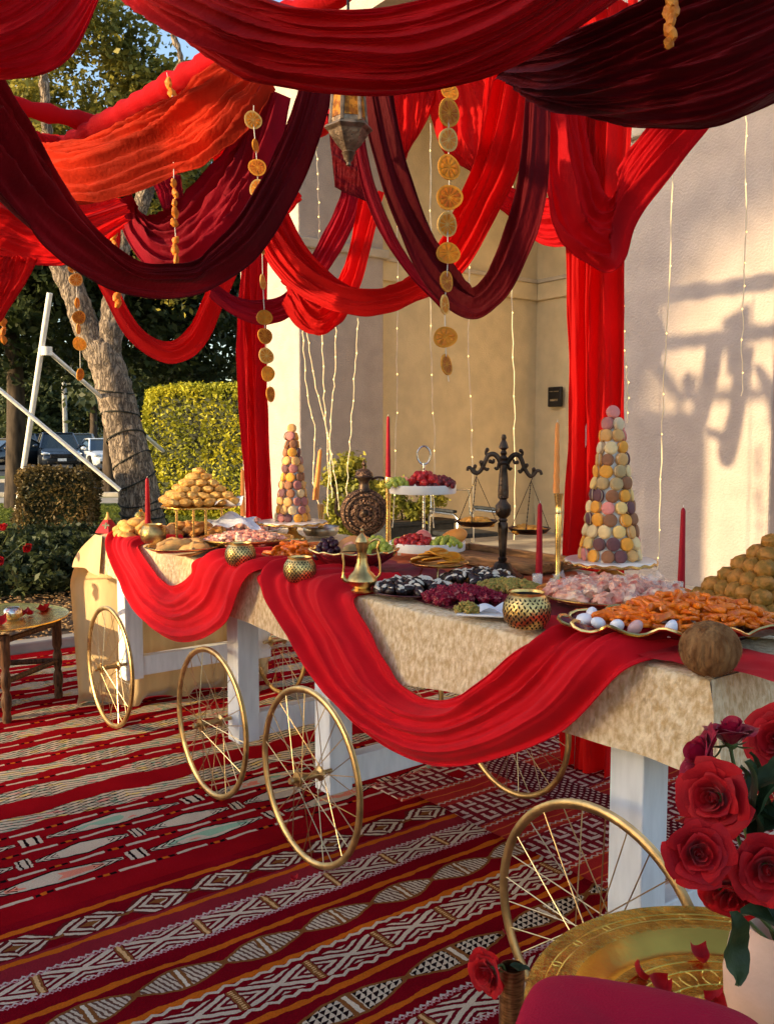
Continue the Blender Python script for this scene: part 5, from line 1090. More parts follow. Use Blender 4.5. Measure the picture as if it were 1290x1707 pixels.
# ---- fruit bowl
GR = piece('grape', 'grape_green', (.0112, .0112, .0130), 0); GD = piece('grape', 'grape_dark', (.0115, .0115, .013), 0); GRR = piece('grape', 'grape_red', (.011, .011, .0125), 0)
SB = MB(); SB.lathe([(0, -.018), (.006, -.014), (.012, -.004), (.0145, .006), (.011, .013), (0, .015)], 12); STB = SB.mesh('strawberry', 'strawberry')
def bunch(label, p, rx, ry, h, n, me, m='grape'): return heap('grape_bunch', label, 'grapes', p, rx, ry, h, n, [me], 'grape', sc=(.9, 1.15))
p, k = at(588, 962); c = p + Vector((0, .13, 0)); R0 = 76 * k
dish('fruit_bowl', 'dark red scalloped fruit bowl with a gold rim', 'bowl', c, [(R0 * .35, .002), (R0 * .38, .01), (R0 * .62, .028), (R0 * .88, .055), (R0, .08)], 'dish_red', 60, .03, 14, rim=(R0, .08, .004, .003))
bunch('dark purple grapes at the left of the fruit bowl', c + Vector((-R0 * .55, -.03, .055)), .055, .05, .055, 34, GD)
bunch('green grapes at the right of the fruit bowl', c + Vector((R0 * .52, -.03, .06)), .06, .055, .055, 38, GR)
def half_fruit(name, label, p, r, sk, fl, rot, fl2=None):
    th = thing(name, label, 'fruit', p); b = MB(); n = 18
    b.ell((0, 0, 0), r, n, 10); b.v = [(x, y, min(z, 0)) for x, y, z in b.v]; b.build('skin', sk, th, rot=rot)
    f = MB(); f.ell((0, 0, .0005), (r[0] * .95, r[1] * .95, r[2] * .06), n, 6); fo = f.build('flesh', fl, th, rot=rot)
    if fl2: g = MB(); g.ell((0, 0, .002), (r[0] * .45, r[1] * .4, r[2] * .08), 12, 6); g.build('seed_heart', fl2, th, rot=rot)
    return th
half_fruit('papaya_half', 'cut papaya half standing in the middle of the fruit bowl', c + Vector((-.02, -.04, .095)), (.055, .033, .03), 'papaya_skin', 'papaya_flesh', (R(60), R(-30), R(20)), 'fig_flesh')
half_fruit('papaya_half', 'papaya wedge behind the small brass ewer', c + Vector((.045, -.01, .10)), (.05, .03, .03), 'papaya_skin', 'papaya_flesh', (R(50), R(20), R(-10)))
half_fruit('kiwi', 'brown skinned kiwi lying at the front of the fruit bowl', c + Vector((-.005, -.10, .085)), (.034, .026, .026), 'kiwi_skin', 'kiwi_skin', (R(170), 0, R(10)))
# ---- bronze moon flask ewer
p, k = at(607, 902); ew = thing('moon_flask_ewer', 'large engraved bronze moon shaped ewer with lid and spout', 'ewer', p, R(6)); RXm = Matrix.Rotation(R(90), 3, 'X')
b = MB(); b.lathe([(22 * k, 0), (20 * k, 4 * k), (12 * k, 9 * k), (10 * k, 14 * k)], 28); b.build('foot', 'bronze', ew)
b = MB(); b.lathe([(0, -16 * k), (14 * k, -16 * k), (16 * k, -14 * k), (26 * k, -13.5 * k), (28 * k, -11.5 * k), (33 * k, -11 * k), (39 * k, -6 * k), (40.5 * k, 0), (39 * k, 6 * k), (33 * k, 11 * k), (28 * k, 11.5 * k), (0, 16 * k)], 48, (0, 0, 48 * k), rot=RXm); b.build('body', 'bronze_engraved', ew)
for rr, y in ((15, -15.6), (27.5, -13), (34, -10.8)): t_ = MB(); t_.tube([(rr * k * math.cos(a), y * k, 48 * k + rr * k * math.sin(a)) for a in (2 * math.pi * i / 48 for i in range(48))], 1.1 * k, 6, closed=True); t_.build('relief_ring', 'bronze', ew)
b = MB(); b.ell((0, -15.5 * k, 48 * k), (6 * k, 3 * k, 6 * k), 14, 8); b.build('boss', 'bronze', ew)
b = MB(); b.lathe([(11 * k, 84 * k), (9 * k, 90 * k), (8 * k, 98 * k), (10 * k, 103 * k), (15 * k, 106 * k), (16 * k, 108 * k), (15 * k, 110 * k)], 24); b.build('neck', 'bronze', ew)
b = MB(); b.lathe([(15.5 * k, 110 * k), (14 * k, 115 * k), (8 * k, 120 * k), (3 * k, 122 * k), (2 * k, 125 * k), (4 * k, 129 * k), (2 * k, 134 * k), (0, 138 * k)], 24); b.build('lid', 'bronze_engraved', ew)
b = MB(); b.tube(catmull([(12 * k, 0, 103 * k), (24 * k, 0, 107 * k), (36 * k, 0, 103 * k), (39 * k, 0, 88 * k), (37 * k, 0, 68 * k)], 24), 2.0 * k, 8); b.build('handle', 'bronze', ew)
b = MB(); b.tube(catmull([(-38 * k, 0, 42 * k), (-47 * k, 0, 50 * k), (-46 * k, 0, 70 * k), (-50 * k, 0, 90 * k), (-54 * k, 0, 93 * k)], 24), [3 * k] * 12 + [1.8 * k] * 13, 8); b.build('spout', 'bronze', ew)
# ---- two tier fruit stand
p, k = at(706, 928); fs_ = thing('tiered_fruit_stand', 'two tier white fruit stand with a ring handle', 'fruit stand', p); zL, zU = 12 * k, 107 * k
for (rr, z, x) in ((64, zL, 6 * k), (56, zU, -2 * k)):
    b = MB(); b.lathe([(0, z), ((rr - 1) * k, z), (rr * k, z + 2 * k), (rr * k, z + 14 * k), ((rr - 1.5) * k, z + 14.5 * k), ((rr - 2) * k, z + 4 * k), (0, z + 3 * k)], 48, (x, 0, 0)); b.build('tier', 'ceramic_white', fs_)
b = MB(); b.tube([(0, 0, zL), (0, 0, 158 * k)], 2.4 * k, 10); b.build('pole', 'silver', fs_); b = MB(); b.tube([(11 * k * math.cos(a), 0, 170 * k + 15 * k * math.sin(a)) for a in (2 * math.pi * i / 32 for i in range(32))], 1.6 * k, 8, closed=True); b.build('ring_handle', 'silver', fs_)
for a in (.6, 2.7, 4.7): b = MB(); b.box((45 * k * math.cos(a), 45 * k * math.sin(a), 6 * k), (6 * k, 6 * k, 12 * k)); b.build('foot', 'ceramic_white', fs_)
pu = p + Vector((-2 * k, 0, zU + 6 * k)); pl_ = p + Vector((6 * k, 0, zL + 6 * k))
bunch('green grapes hanging over the left rim of the upper tier', pu + Vector((-42 * k, -30 * k, 4 * k)), .045, .03, .03, 22, GR)
bunch('dark red grapes on the right of the upper tier', pu + Vector((30 * k, -28 * k, 4 * k)), .06, .035, .035, 34, GRR)
heap('strawberry_pile', 'strawberries in the middle of the upper tier', 'strawberries', pu + Vector((2 * k, -25 * k, 8 * k)), .06, .045, .04, 20, [STB], 'strawberry', sc=(1, 1.35), tilt=1.5)
half_fruit('fig_half', 'cut fig half on the left of the upper tier', pu + Vector((-38 * k, -8 * k, 16 * k)), (.036, .03, .025), 'papaya_skin', 'fig_flesh', (R(25), R(-10), 0))
half_fruit('fig_half', 'cut red fruit half at the back of the upper tier', pu + Vector((18 * k, 10 * k, 16 * k)), (.036, .03, .025), 'wax_red', 'fig_flesh', (R(35), R(10), 0))
heap('strawberry_pile', 'strawberries on the left of the lower tier', 'strawberries', pl_ + Vector((-22 * k, -30 * k, 4 * k)), .075, .04, .03, 24, [STB], 'strawberry', sc=(1, 1.3), tilt=1.5)
bunch('green grapes on the right of the lower tier', pl_ + Vector((28 * k, -38 * k, 3 * k)), .06, .035, .03, 28, GR)
b = MB(); b.ell((0, 0, 0), .036, 20, 14); b.v = [(x * (1 - .12 * math.exp(-((x / .012) ** 2)) * (y < 0)), y, z) for x, y, z in b.v]; o = b.build('peach', 'peach', loc=pl_ + Vector((-8 * k, -15 * k, 14 * k))); tag(o, 'pink peach in the middle of the lower tier', 'peach')
half_fruit('kiwi_half', 'cut kiwi half at the left rim of the lower tier', pl_ + Vector((-48 * k, -30 * k, 10 * k)), (.03, .026, .024), 'kiwi_skin', 'kiwi_flesh', (R(50), R(-10), 0), 'cream_fill')
b = MB(); b.ell((0, 0, 0), (.062, .036, .034), 20, 12, rot=Matrix.Rotation(R(-25), 3, 'Y')); o = b.build('papaya', 'papaya_skin', loc=pl_ + Vector((42 * k, -8 * k, 14 * k))); tag(o, 'whole orange papaya at the right end of the lower tier', 'papaya')
candle('tall red taper candle behind the fruit stand', 647, 800, 106, 9, 'wax_red', Yc=3.95)
hq = thing('candle_holder', 'slim gold candlestick holding the tall red candle', 'candlestick', G(648, 915, ZT)); hq.location = (D(647, 800, 3.95).x, 3.95, ZT); hh = D(647, 800, 3.95).z - ZT; b = MB(); b.lathe([(.04, 0), (.036, .008), (.012, .02), (.009, hh * .5), (.013, hh - .03), (.016, hh), (.014, hh + .012), (.012, hh + .002)], 18); b.build('stem', 'gold', hq)
# ---- small brass ewer
p, k = at(603, 990); be = thing('brass_ewer', 'small polished brass ewer with slender spout in front of the fruit bowl', 'ewer', p + Vector((0, .04, 0)), R(-10))
b = MB(); b.lathe([(18 * k, 0), (19 * k, 3 * k), (14 * k, 7 * k), (22 * k, 13 * k), (26 * k, 20 * k), (23 * k, 27 * k), (14 * k, 36 * k), (9.5 * k, 50 * k), (8 * k, 66 * k), (9 * k, 72 * k), (11 * k, 78 * k), (10.5 * k, 84 * k), (11.5 * k, 86 * k)], 32); b.build('body', 'brass', be)
b = MB(); b.lathe([(11.6 * k, 86 * k), (9 * k, 93 * k), (4 * k, 99 * k), (2 * k, 101 * k), (3 * k, 105 * k), (0, 110 * k)], 20); b.build('lid', 'brass', be)
b = MB(); b.tube(catmull([(22 * k, 0, 22 * k), (31 * k, 0, 32 * k), (30 * k, 0, 55 * k), (26 * k, 0, 74 * k), (30 * k, 0, 88 * k), (22 * k, 0, 90 * k), (10 * k, 0, 82 * k)], 36), 1.9 * k, 8); b.build('handle', 'brass', be)
b = MB(); b.tube(catmull([(-20 * k, 0, 16 * k), (-32 * k, 0, 22 * k), (-32 * k, 0, 45 * k), (-34 * k, 0, 62 * k), (-38 * k, 0, 66 * k)], 24), [4 * k] * 8 + [2 * k] * 17, 8); b.build('spout', 'brass', be)
# ---- dried orange plate on a little stand
p, k = at(733, 968); c = p + Vector((0, .06, 0)); th = dish('footed_plate', 'gold footed plate of dried orange slices below the fruit stand', 'plate', c, [(.0, .046), (44 * k, .046), (50 * k, .054)], 'gold_dull', rim=(50 * k, .054, .002))
for a in (.4, 2.5, 4.6): b = MB(); b.tube([(30 * k * math.cos(a), 30 * k * math.sin(a), .046), (40 * k * math.cos(a), 40 * k * math.sin(a), 0)], .003, 6); b.build('leg', 'gold', th)
th = thing('orange_slice_pile', 'dried orange slices lying on the gold footed plate', 'orange slices', c + Vector((0, 0, .052)))
for i in range(11): a = i * 2.4; q = .07 * math.sqrt(i / 11); ob('orange_slice', SL[i % 3], th, (q * math.cos(a), q * math.sin(a), .006 + .0035 * (11 - i) * .9), (R(90 + random.uniform(-16, 16)), R(random.uniform(-16, 16)), a), scale=random.uniform(.95, 1.15))
# ---- wooden tray at the back, spikes
p, k = at(860, 948); tw = thing('wooden_tray', 'carved wooden tray along the back edge behind the balance scale', 'tray', T(1.42, .80, ZT), ANG)
b = MB(); b.box((0, 0, .004), (.62, .28, .008)); b.build('base', 'wood_tray', tw, bev=.002)
for (x, y, sx, sy) in ((0, .135, .64, .018), (0, -.135, .64, .018), (.311, 0, .018, .252), (-.311, 0, .018, .252)): b = MB(); b.box((x, y, .02), (sx, sy, .03)); b.build('edge_strip', 'wood_tray', tw, bev=.004)
for i, px in enumerate((752, 778, 798)):
    p, k = at(px, 968); th = thing('candle_spike', ['left', 'middle', 'right'][i] + 'most of three small metal candle spikes before the scale', 'candle spike', p + Vector((0, .02, 0)), 0, 'metal candle spikes'); b = MB(); b.lathe([(6 * k, 0), (2 * k, 2 * k), (2 * k, 5 * k), (8 * k, 6 * k), (8 * k, 7.5 * k), (1.2 * k, 8 * k), (1.0 * k, 16 * k), (0, 18 * k)], 16); b.build('spike', 'silver', th)
# ---- balance scale
p, k = at(841, 966); bs = thing('balance_scale', 'antique bronze balance scale with two hanging pans', 'balance scale', p + Vector((0, .06, 0)))
b = MB(); b.lathe([(36 * k, 0), (35 * k, 3 * k), (28 * k, 7 * k), (17 * k, 16 * k), (12 * k, 25 * k)], 48, flute=.03, nf=16); b.build('base', 'bronze', bs)
b = MB(); b.lathe([(x * k, z * k) for x, z in ((11, 25), (7, 27), (8, 32), (5.5, 35), (6, 42), (7, 55), (8.5, 80), (8.5, 92), (6, 95), (8, 98), (6, 101), (12, 107), (14, 115), (13, 123), (7, 130), (6, 133), (9, 136), (9.2, 148), (7.5, 175), (5.5, 192), (7.5, 195), (5.5, 199), (7, 203), (4.5, 208), (6, 212), (3.5, 217), (8.5, 221), (6, 229), (3.5, 234), (4.6, 238), (3, 243), (0, 244))], 28); b.build('post', 'bronze', bs)
def zz(x, y): return Vector(((740 + x / 5.864 - 843) * k, 0, (964 - 720 - y / 5.864) * k))
for nm, path, curls in (('arm', [(590, 330), (560, 250), (510, 200), (455, 210), (425, 260), (400, 320), (375, 365), (340, 390), (300, 375), (275, 335), (250, 335), (245, 365)], [((440, 155), (428, 185), (440, 225)), ((470, 270), (500, 280), (510, 245)), ((400, 330), (440, 355), (455, 335)), ((560, 300), (540, 345), (515, 330)), ((380, 280), (385, 310), (400, 320)), ((320, 320), (310, 350), (330, 385))]),
                        ('arm', [(620, 330), (660, 255), (710, 205), (755, 212), (785, 260), (810, 330), (840, 385), (875, 420), (910, 400), (935, 365), (970, 370), (985, 405)], [((775, 165), (790, 190), (775, 230)), ((740, 280), (715, 285), (700, 250)), ((800, 340), (770, 380), (755, 355)), ((640, 300), (665, 350), (690, 335)), ((835, 310), (825, 330), (815, 340)), ((905, 350), (900, 380), (890, 410))])):
    b = MB(); P = catmull([zz(*q) for q in path], 50); b.tube(P, [(4.6 - 2.2 * (i / 50)) * k for i in range(51)], 8, flat=.5)
    for cset in curls: b.tube(catmull([zz(*q) for q in cset], 12), [(3.4 - 1.4 * i / 12) * k for i in range(13)], 7, flat=.6); b.ell(zz(*cset[0]), 3.6 * k, 8, 6)
    b.build(nm, 'bronze', bs)
APR = [piece('apricot', 'apricot', (.020, .017, .010), .2, 3, s) for s in range(2)]
for nm, hang, pan in (('left', (335, 420), (335, 880)), ('right', (880, 465), (868, 955))):
    h0 = zz(*hang); c = zz(*pan); c.y = -.0; rp = 36 * k; pn = MB(); pn.lathe([(0, -6 * k), (24 * k, -6 * k), (30 * k, -3 * k), (36 * k, 3 * k), (37 * k, 3 * k)], 32, c, caps=False); po = pn.build('pan', 'bronze', bs, solid=.002)
    for a in (.25, 2.4, 4.4):
        e = c + Vector((rp * math.cos(a), rp * math.sin(a), 3 * k)); ch_ = MB(); L_ = (e - h0).length; n_ = int(L_ / .007); d_ = (e - h0) / n_
        for i in range(n_): ch_.ell(h0 + d_ * (i + .5), (.0016, .0016, .0042) if i % 2 else (.0026, .0012, .0042), 5, 4, rot=d_.to_track_quat('Z', 'Y').to_matrix())
        ch_.build('chain', 'bronze', po)
    hk = MB(); hk.tube([h0 + Vector((0, 0, 10 * k)), h0 + Vector((.004, 0, 4 * k)), h0], .0016, 6); hk.build('hook', 'bronze', po)
    heap('apricot_pile', 'dried apricots in the %s pan of the balance scale' % nm, 'apricots', bs.location + c + Vector((0, 0, -4 * k)), 25 * k, 25 * k, .012, 14, APR, 'apricot')
# ---- tall candles of the near half
p, k = at(929, 967); hq = thing('candle_holder', 'tall slim gold candlestick beside the near red curtain', 'candlestick', p); b = MB(); b.lathe([(x * k, z * k) for x, z in ((13, 0), (12, 2), (6, 6), (4, 12), (4.5, 60), (6, 108), (5, 112), (6.4, 114), (4.5, 118), (5.5, 128), (7.5, 143), (7.8, 146), (6, 146))], 20); b.build('stem', 'gold', hq)
cd = candle('twisted orange taper candle in the tall gold candlestick', 927, 822, 118, 11, 'wax_orange', Yc=p.y, twist=True)
def glass_cup(label, px, py, r, h):
    p, k = at(px, py); th = thing('glass_holder', label, 'glass holder', p + Vector((0, .03, 0)), 0, 'small glass candle cups'); b = MB(); b.lathe([(0, .002), (r * .9 * k, .002), (r * k, h * k), (r * .9 * k, h * k), (r * .8 * k, .008), (0, .008)], 20); b.build('cup', 'clear_glass', th)
glass_cup('small glass cup holding the red candle by the scale', 898, 985, 9, 26); candle('red taper candle to the right of the balance scale', 898, 970, 133, 13, 'wax_red', Yc=2.92)
glass_cup('small glass cup holding the red candle behind the wrapped nougat', 1135, 1000, 9, 28); candle('red taper candle right of the large macaron tower', 1135, 985, 141, 13, 'wax_red', Yc=2.75)
# ---- stuffed dates, crumbs
DT = []
for s in range(3):
    b = MB(); b.ell((0, 0, 0), (.019, .012, .011), 12, 8, lump=.12, ls=3, seed=s); b.ell((0, 0, .0055), (.0165, .0075, .0080), 10, 6, mi=1, lump=.3, ls=4, seed=s); DT.append(b.mesh('stuffed_date', ['date', 'cream_fill']))
DT.append(piece('date', 'date', (.02, .013, .012), .12, 3, 5))
for i, (px, py, rx, ry, n_, lab) in enumerate(((690, 992, .12, .07, 60, 'stuffed dark dates heaped beside the small brass ewer'), (800, 975, .12, .07, 54, 'stuffed dark dates heaped before the balance scale base'))):
    p, k = at(px, py); c = p + Vector((0, .05, 0)); dish('shallow_tray', ['shallow dark tray under the dates beside the ewer', 'shallow gold tray under the dates before the scale'][i], 'tray', c, [(0, .003), (rx * 1.0, .003), (rx * 1.12, .01)], ['dish_red', 'gold_dull'][i]); heap('date_pile', lab, 'dates', c + Vector((0, 0, .008)), rx, ry * 1.4, .022, n_, DT, 'date', sc=(1, 1.3), tilt=.6)
CR = [piece('rose_bite', 'rose_crumb', (.015, .013, .011), .75, 7, s, 18, 12) for s in range(3)]; CN = [piece('nut_bite', 'nut_crumb', (.016, .012, .010), .7, 7, s, 18, 12) for s in range(3)]
p, k = at(775, 1008); heap('sweets_pile', 'dark pink petal coated sweets left of the large votive holder', 'sweets', p + Vector((0, .06, .004)), .11, .075, .025, 80, CR, 'rose_bite', sc=(.9, 1.3))
p, k = at(850, 990); heap('sweets_pile', 'golden nut coated sweets behind the large votive holder', 'sweets', p + Vector((.0, .06, .004)), .10, .065, .02, 70, CN, 'nut_bite')
p, k = at(805, 1028); sq = thing('small_plate', 'small square white plate at the table front edge', 'plate', p + Vector((0, .02, 0)), R(-12)); b = MB(); b.box((0, 0, .006), (.13, .085, .006)); b.build('plate', 'ceramic_white', sq, bev=.002)
b = MB(); b.grid(lambda a, c_: (-.02 + .085 * a, -.035 + .07 * c_, .012 + .012 * math.sin(a * 5 + c_ * 3) + .010 * math.sin(c_ * 7)), 14, 12); tag(b.build('paper_napkin', 'napkin', loc=p + Vector((.01, .02, .002)), ang=0), 'pale blue folded paper napkin on the small square plate', 'napkin')
heap('nut_bar_pile', 'nut bars on the small square plate', 'sweets', p + Vector((-.04, .02, .01)), .03, .03, .01, 6, CN, 'nut_bar')
EG = piece('sugar_egg', 'egg_candy', (.019, .014, .012), 0); EGP = piece('sugar_egg', 'egg_candy_pink', (.019, .014, .012), 0)
for i, (px, py) in enumerate(((836, 972), (856, 973))): p, k = at(px, py); tag(ob('sugar_egg', EG, None, p + Vector((0, .02, .012)), (0, 0, i * .5), scale=.75), ['left', 'right'][i] + ' white sugar egg beside the dates before the scale', 'sugar egg', 'white sugar eggs')
# ---- wrapped nougat platter
p, k = at(1040, 1020); c = p + Vector((0, .10, -.012)); th = dish('footed_platter', 'gold footed platter of wrapped nougat before the large macaron tower', 'platter', c, [(0, .03), (.17, .03), (.215, .045), (.222, .05)], 'gold_dull', rim=(.222, .05, .003)); b = MB(); b.lathe([(.075, 0), (.07, .006), (.04, .012), (.035, .03)], 28); b.build('foot', 'gold', th)
CEL = []
for s in range(2):
    b = MB(); b.ell((0, 0, 0), (.028, .02, .013), 10, 6, lump=.7, ls=4, seed=s + 20); b.add([(-.026, 0, 0), (-.046, .013, .006), (-.044, -.012, .010), (.026, 0, 0), (.046, .012, .008), (.045, -.013, .004)], [(0, 1, 2), (3, 4, 5)]); CEL.append(b.mesh('wrapped_nougat', 'cellophane', smooth=False))
heap('nougat_pile', 'cellophane wrapped pink nougat pieces on the gold footed platter', 'sweets', c + Vector((0, 0, .040)), .185, .175, .03, 130, NG + NG + CEL, 'wrapped_nougat', sc=(1, 1.45), tilt=.7)
p, k = at(935, 1000); heap('nougat_pile', 'wrapped nougat spilling between the glass cup and the footed platter', 'sweets', p + Vector((0, .05, .0)), .06, .05, .03, 24, NG + CEL, 'wrapped_nougat', tilt=.7)
# ---- wavy dish with candied strips and sugar eggs
p, k = at(1150, 1098); c = p + Vector((.03, .15, .022)); wd = thing('wavy_dish', 'long wavy dark red dish with a gilded edge beside the coconut', 'dish', c, R(4)); b = MB(); n_ = 96; vs = []; fs = []; pr = [(0, .006), (.55, .004), (.8, .010), (.95, .024), (1.05, .032)]
def wv(a, q): return 1 + q * (.055 * math.sin(13 * a) + .03 * math.sin(7 * a + 1))
for (q, z) in pr:
    for i in range(n_): a = 2 * math.pi * i / n_; kk = wv(a, q ** 3); vs.append((.26 * q * kk * math.cos(a), .135 * q * kk * math.sin(a), z + q ** 4 * .008 * math.sin(13 * a + 1.2)))
for j in range(4):
    for i in range(n_): l = (i + 1) % n_; fs.append((j * n_ + i, j * n_ + l, (j + 1) * n_ + l, (j + 1) * n_ + i))
b.add(vs, fs); b.build('bowl', 'dish_red', wd, solid=.003); r_ = MB(); r_.tube([vs[4 * n_ + i] for i in range(n_)], .0042, 6, closed=True); r_.build('gilded_rim', 'gold', wd)
heap('candied_pile', 'bright orange candied strips and rings heaped in the wavy dish', 'sweets', c + Vector((.01, 0, .026)), .20,   .1, .05, 220, STRIP + STRIP + RING, 'candied_strip', R(4), sc=(.62, 1.05), tilt=.3)
for i, (x, y) in enumerate(((-.225, .0), (-.205, -.045), (-.17, -.075), (-.135, -.095), (-.06, -.108), (-.2, .04), (-.09, .1))):
    tag(ob('sugar_egg', EGP if i == 3 else EG, None, c + Vector((x, y, .034)), (.2, .3 * i, i * .8), scale=1.15), ['sugar egg at the left tip of the wavy dish', 'white sugar egg on the front left rim of the wavy dish', 'white sugar egg third from the left tip of the wavy dish', 'pink sugar egg in the front of the wavy dish', 'white sugar egg just left of the coconut', 'white sugar egg at the back left of the wavy dish', 'white sugar egg behind the orange strips'][i], 'sugar egg', 'sugar eggs of the wavy dish')
# ---- coconut
p, k = at(1197, 1133); b = MB(); b.ell((0, 0, 0), (.060, .058, .056), 40, 28, lump=.05, ls=2.2, seed=3); b.v = [(x, y, z) for x, y, z in b.v]; co = b.build('shell', 'coconut'); co.location = (0, 0, 0)
cth = thing('coconut', 'whole brown hairy coconut on the near table corner', 'coconut', p + Vector((0, .05, .050))); co.parent = cth; fb = MB()
for i in range(900):
    d_ = Vector((random.gauss(0, 1), random.gauss(0, 1), random.gauss(0, 1))).normalized(); q = Vector((d_.x * .060, d_.y * .058, d_.z * .056)); t_ = d_.cross(Vector((.2, .1, 1))).normalized(); t_ = d_.cross(t_); q2 = q * 1.03 + t_ * random.uniform(.004, .011); fb.tube([q, q2], [.0005, .0002], 3)
fb.build('husk_fibre', 'coconut', cth)['kind'] = 'stuff'

# ================================================================== FOREGROUND AND LEFT SIDE
def petal_mesh(nm, R_, H, half, openk, curl, m, seed):
    b = MB()
    def fn(a, t):
        s_ = (a - .5) * 2; rnd = .06 * mnoise.noise(Vector((s_ * 2, t * 2, seed))); wd = half * (math.sin(min(1, t * 1.25 + .22) * math.pi / 2)) * (1 - .25 * t ** 6)
        ph = s_ * wd; rr = R_ * (.30 + .70 * math.sin(min(1, t * 1.1) * math.pi / 2) * openk + rnd) + curl * t ** 4 * (1 + .4 * abs(s_)); z = H * (t * (1 - .16 * s_ * s_ * t) - .20 * (t ** 5) * (curl > .004)) + rnd * H * .3
        return (rr * math.cos(ph), rr * math.sin(ph), z)
    b.grid(fn, 10, 10); return b.mesh(nm, m, ang=0)
ROSES = {}
for m in ('rose_petal', 'rose_petal_pink'):
    ROSES[m] = [(petal_mesh('petal', r, h, hf, op, cu, m, i * 3.1), n_, tw) for i, (r, h, hf, op, cu, n_, tw) in enumerate(((.0045, .040, 2.6, .75, .0, 1, 1.2), (.008, .041, 1.7, .7, .0, 2, .2), (.013, .041, 1.3, .8, .001, 3, .9), (.019, .041, 1.05, .9, .003, 4, .3), (.026, .040, .95, .95, .007, 5, 1.1), (.033, .037, .85, 1.0, .011, 5, .5), (.039, .033, .8, 1.05, .015, 6, 1.4)))]
lf = MB()
def leaf_fn(a, t): s_ = (a - .5) * 2; w_ = .021 * math.sin(math.pi * min(1, t * .94 + .05)) ** .8 * (1 + .06 * math.cos(t * 60)); return (s_ * w_, t * .07, .006 * abs(s_) - .010 * t * t + .003 * math.sin(t * 9))
lf.grid(leaf_fn, 6, 14); LEAF = lf.mesh('leaf', 'rose_leaf', ang=0)
sm = MB(); sm.add([(-.004, 0, 0), (.004, 0, 0), (.003, .018, .004), (0, .034, .014), (-.003, .018, .004)], [(0, 1, 2, 3, 4)]); SEP = sm.mesh('sepal', 'sepal')
def rose(label, head, facing, base, sc=1.0, m='rose_petal', rings=7, leaves=(), group='roses in the terracotta vase'):
    th = thing('rose', label, 'rose', base, 0, group); hd = Vector(head) - Vector(base); f = Vector(facing).normalized(); q = f.to_track_quat('Z', 'Y').to_matrix(); back = hd - f * .012 * sc
    for (me, n_, tw) in ROSES[m][:rings]:
        for i in range(n_):
            a = 2 * math.pi * i / n_ + tw; o = ob('petal', me, th, back, scale=(sc * random.uniform(.88, 1.08), sc * random.uniform(.9, 1.12), sc * random.uniform(.86, 1.08))); o.rotation_euler = (q @ Matrix.Rotation(a + random.uniform(-.22, .22), 3, 'Z') @ Matrix.Rotation(random.uniform(-.12, .20), 3, 'Y')).to_euler()
    co_ = MB(); co_.ell((0, 0, 0), (.009, .009, .012), 10, 8, lump=.2); co = co_.build('bud_core', m, th, loc=back + f * .012 * sc); co.rotation_euler = q.to_euler(); co.scale = (sc, sc, sc)
    for i in range(5): o = ob('sepal', SEP, th, back - f * .002, scale=sc * 1.1); o.rotation_euler = (q @ Matrix.Rotation(i * 1.257, 3, 'Z') @ Matrix.Rotation(R(-25), 3, 'X')).to_euler()
    s_ = MB(); c1 = back - f * .03; s_.ell(back, .011 * sc, 10, 6); s_.tube(catmull([back, c1, c1 * .55 + Vector((0, 0, -.01)), Vector((0, 0, 0))], 16), .0028, 7); s_.build('stem', 'stem', th)
    for (pos, d_, k_) in leaves: o = ob('leaf', LEAF, th, Vector(pos) - Vector(base), scale=k_); o.rotation_euler = Vector(d_).normalized().to_track_quat('Y', 'Z').to_euler()
    return th
# brass tray table in the right foreground
tc = G(1245, 1712, .55); tt = thing('tray_table', 'round engraved brass tray table in the bottom right corner', 'tray table', (tc.x, tc.y, 0)); rt = .335; z0 = .55
b = MB(); b.lathe([(0, z0 - .018), (rt * .30, z0 - .018), (rt * .32, z0 - .015), (rt * .34, z0 - .018), (rt * .66, z0 - .018), (rt * .70, z0 - .012), (rt * .80, z0 + .006), (rt * .83, z0 + .009), (rt * .97, z0 + .007), (rt, z0 + .012), (rt * 1.01, z0 + .008), (rt * .98, z0 - .002), (rt * .8, z0 - .004), (rt * .66, z0 - .026), (0, z0 - .026)], 96); b.mi = [1 if 4 <= i // 96 <= 5 or i // 96 in (0, 13) else 0 for i in range(len(b.f))]; b.build('tray', ['gold_engraved', 'gold_smooth'], tt)
for rr in (.14, .24, .40, .52, .60, .88, .93): t_ = MB(); t_.tube([(rt * rr * math.cos(a), rt * rr * math.sin(a), z0 + (.0078 if rr > .8 else -.0178)) for a in (2 * math.pi * i / 80 for i in range(80))], .0016, 5, closed=True); t_.build('engraved_ring', 'gold_smooth', tt)
pt_ = MB()
for i in range(24):
    a = i * math.pi / 12
    for rr, s_ in ((.46, .045), (.905, .02), (.19, .035)):
        pt_.tube([(rt * rr * math.cos(a) + s_ * .5 * math.cos(t) * math.cos(a) - s_ * .3 * math.sin(t) * math.sin(a), rt * rr * math.sin(a) + s_ * .5 * math.cos(t) * math.sin(a) + s_ * .3 * math.sin(t) * math.cos(a), z0 + (.0078 if rr > .8 else -.0178)) for t in (j * .524 for j in range(12))], .0013, 4, closed=True)
pt_.build('engraved_scrolls', 'gold_smooth', tt)['kind'] = 'stuff'
for i in range(6): a = i * math.pi / 3 + .3; l_ = MB(); l_.lathe([(.016, 0), (.02, .05), (.014, .08), (.022, .12), (.016, .2), (.016, .36), (.022, .42), (.018, z0 - .03)], 12, (rt * .6 * math.cos(a), rt * .6 * math.sin(a), 0)); l_.build('leg', 'wood_dark', tt)
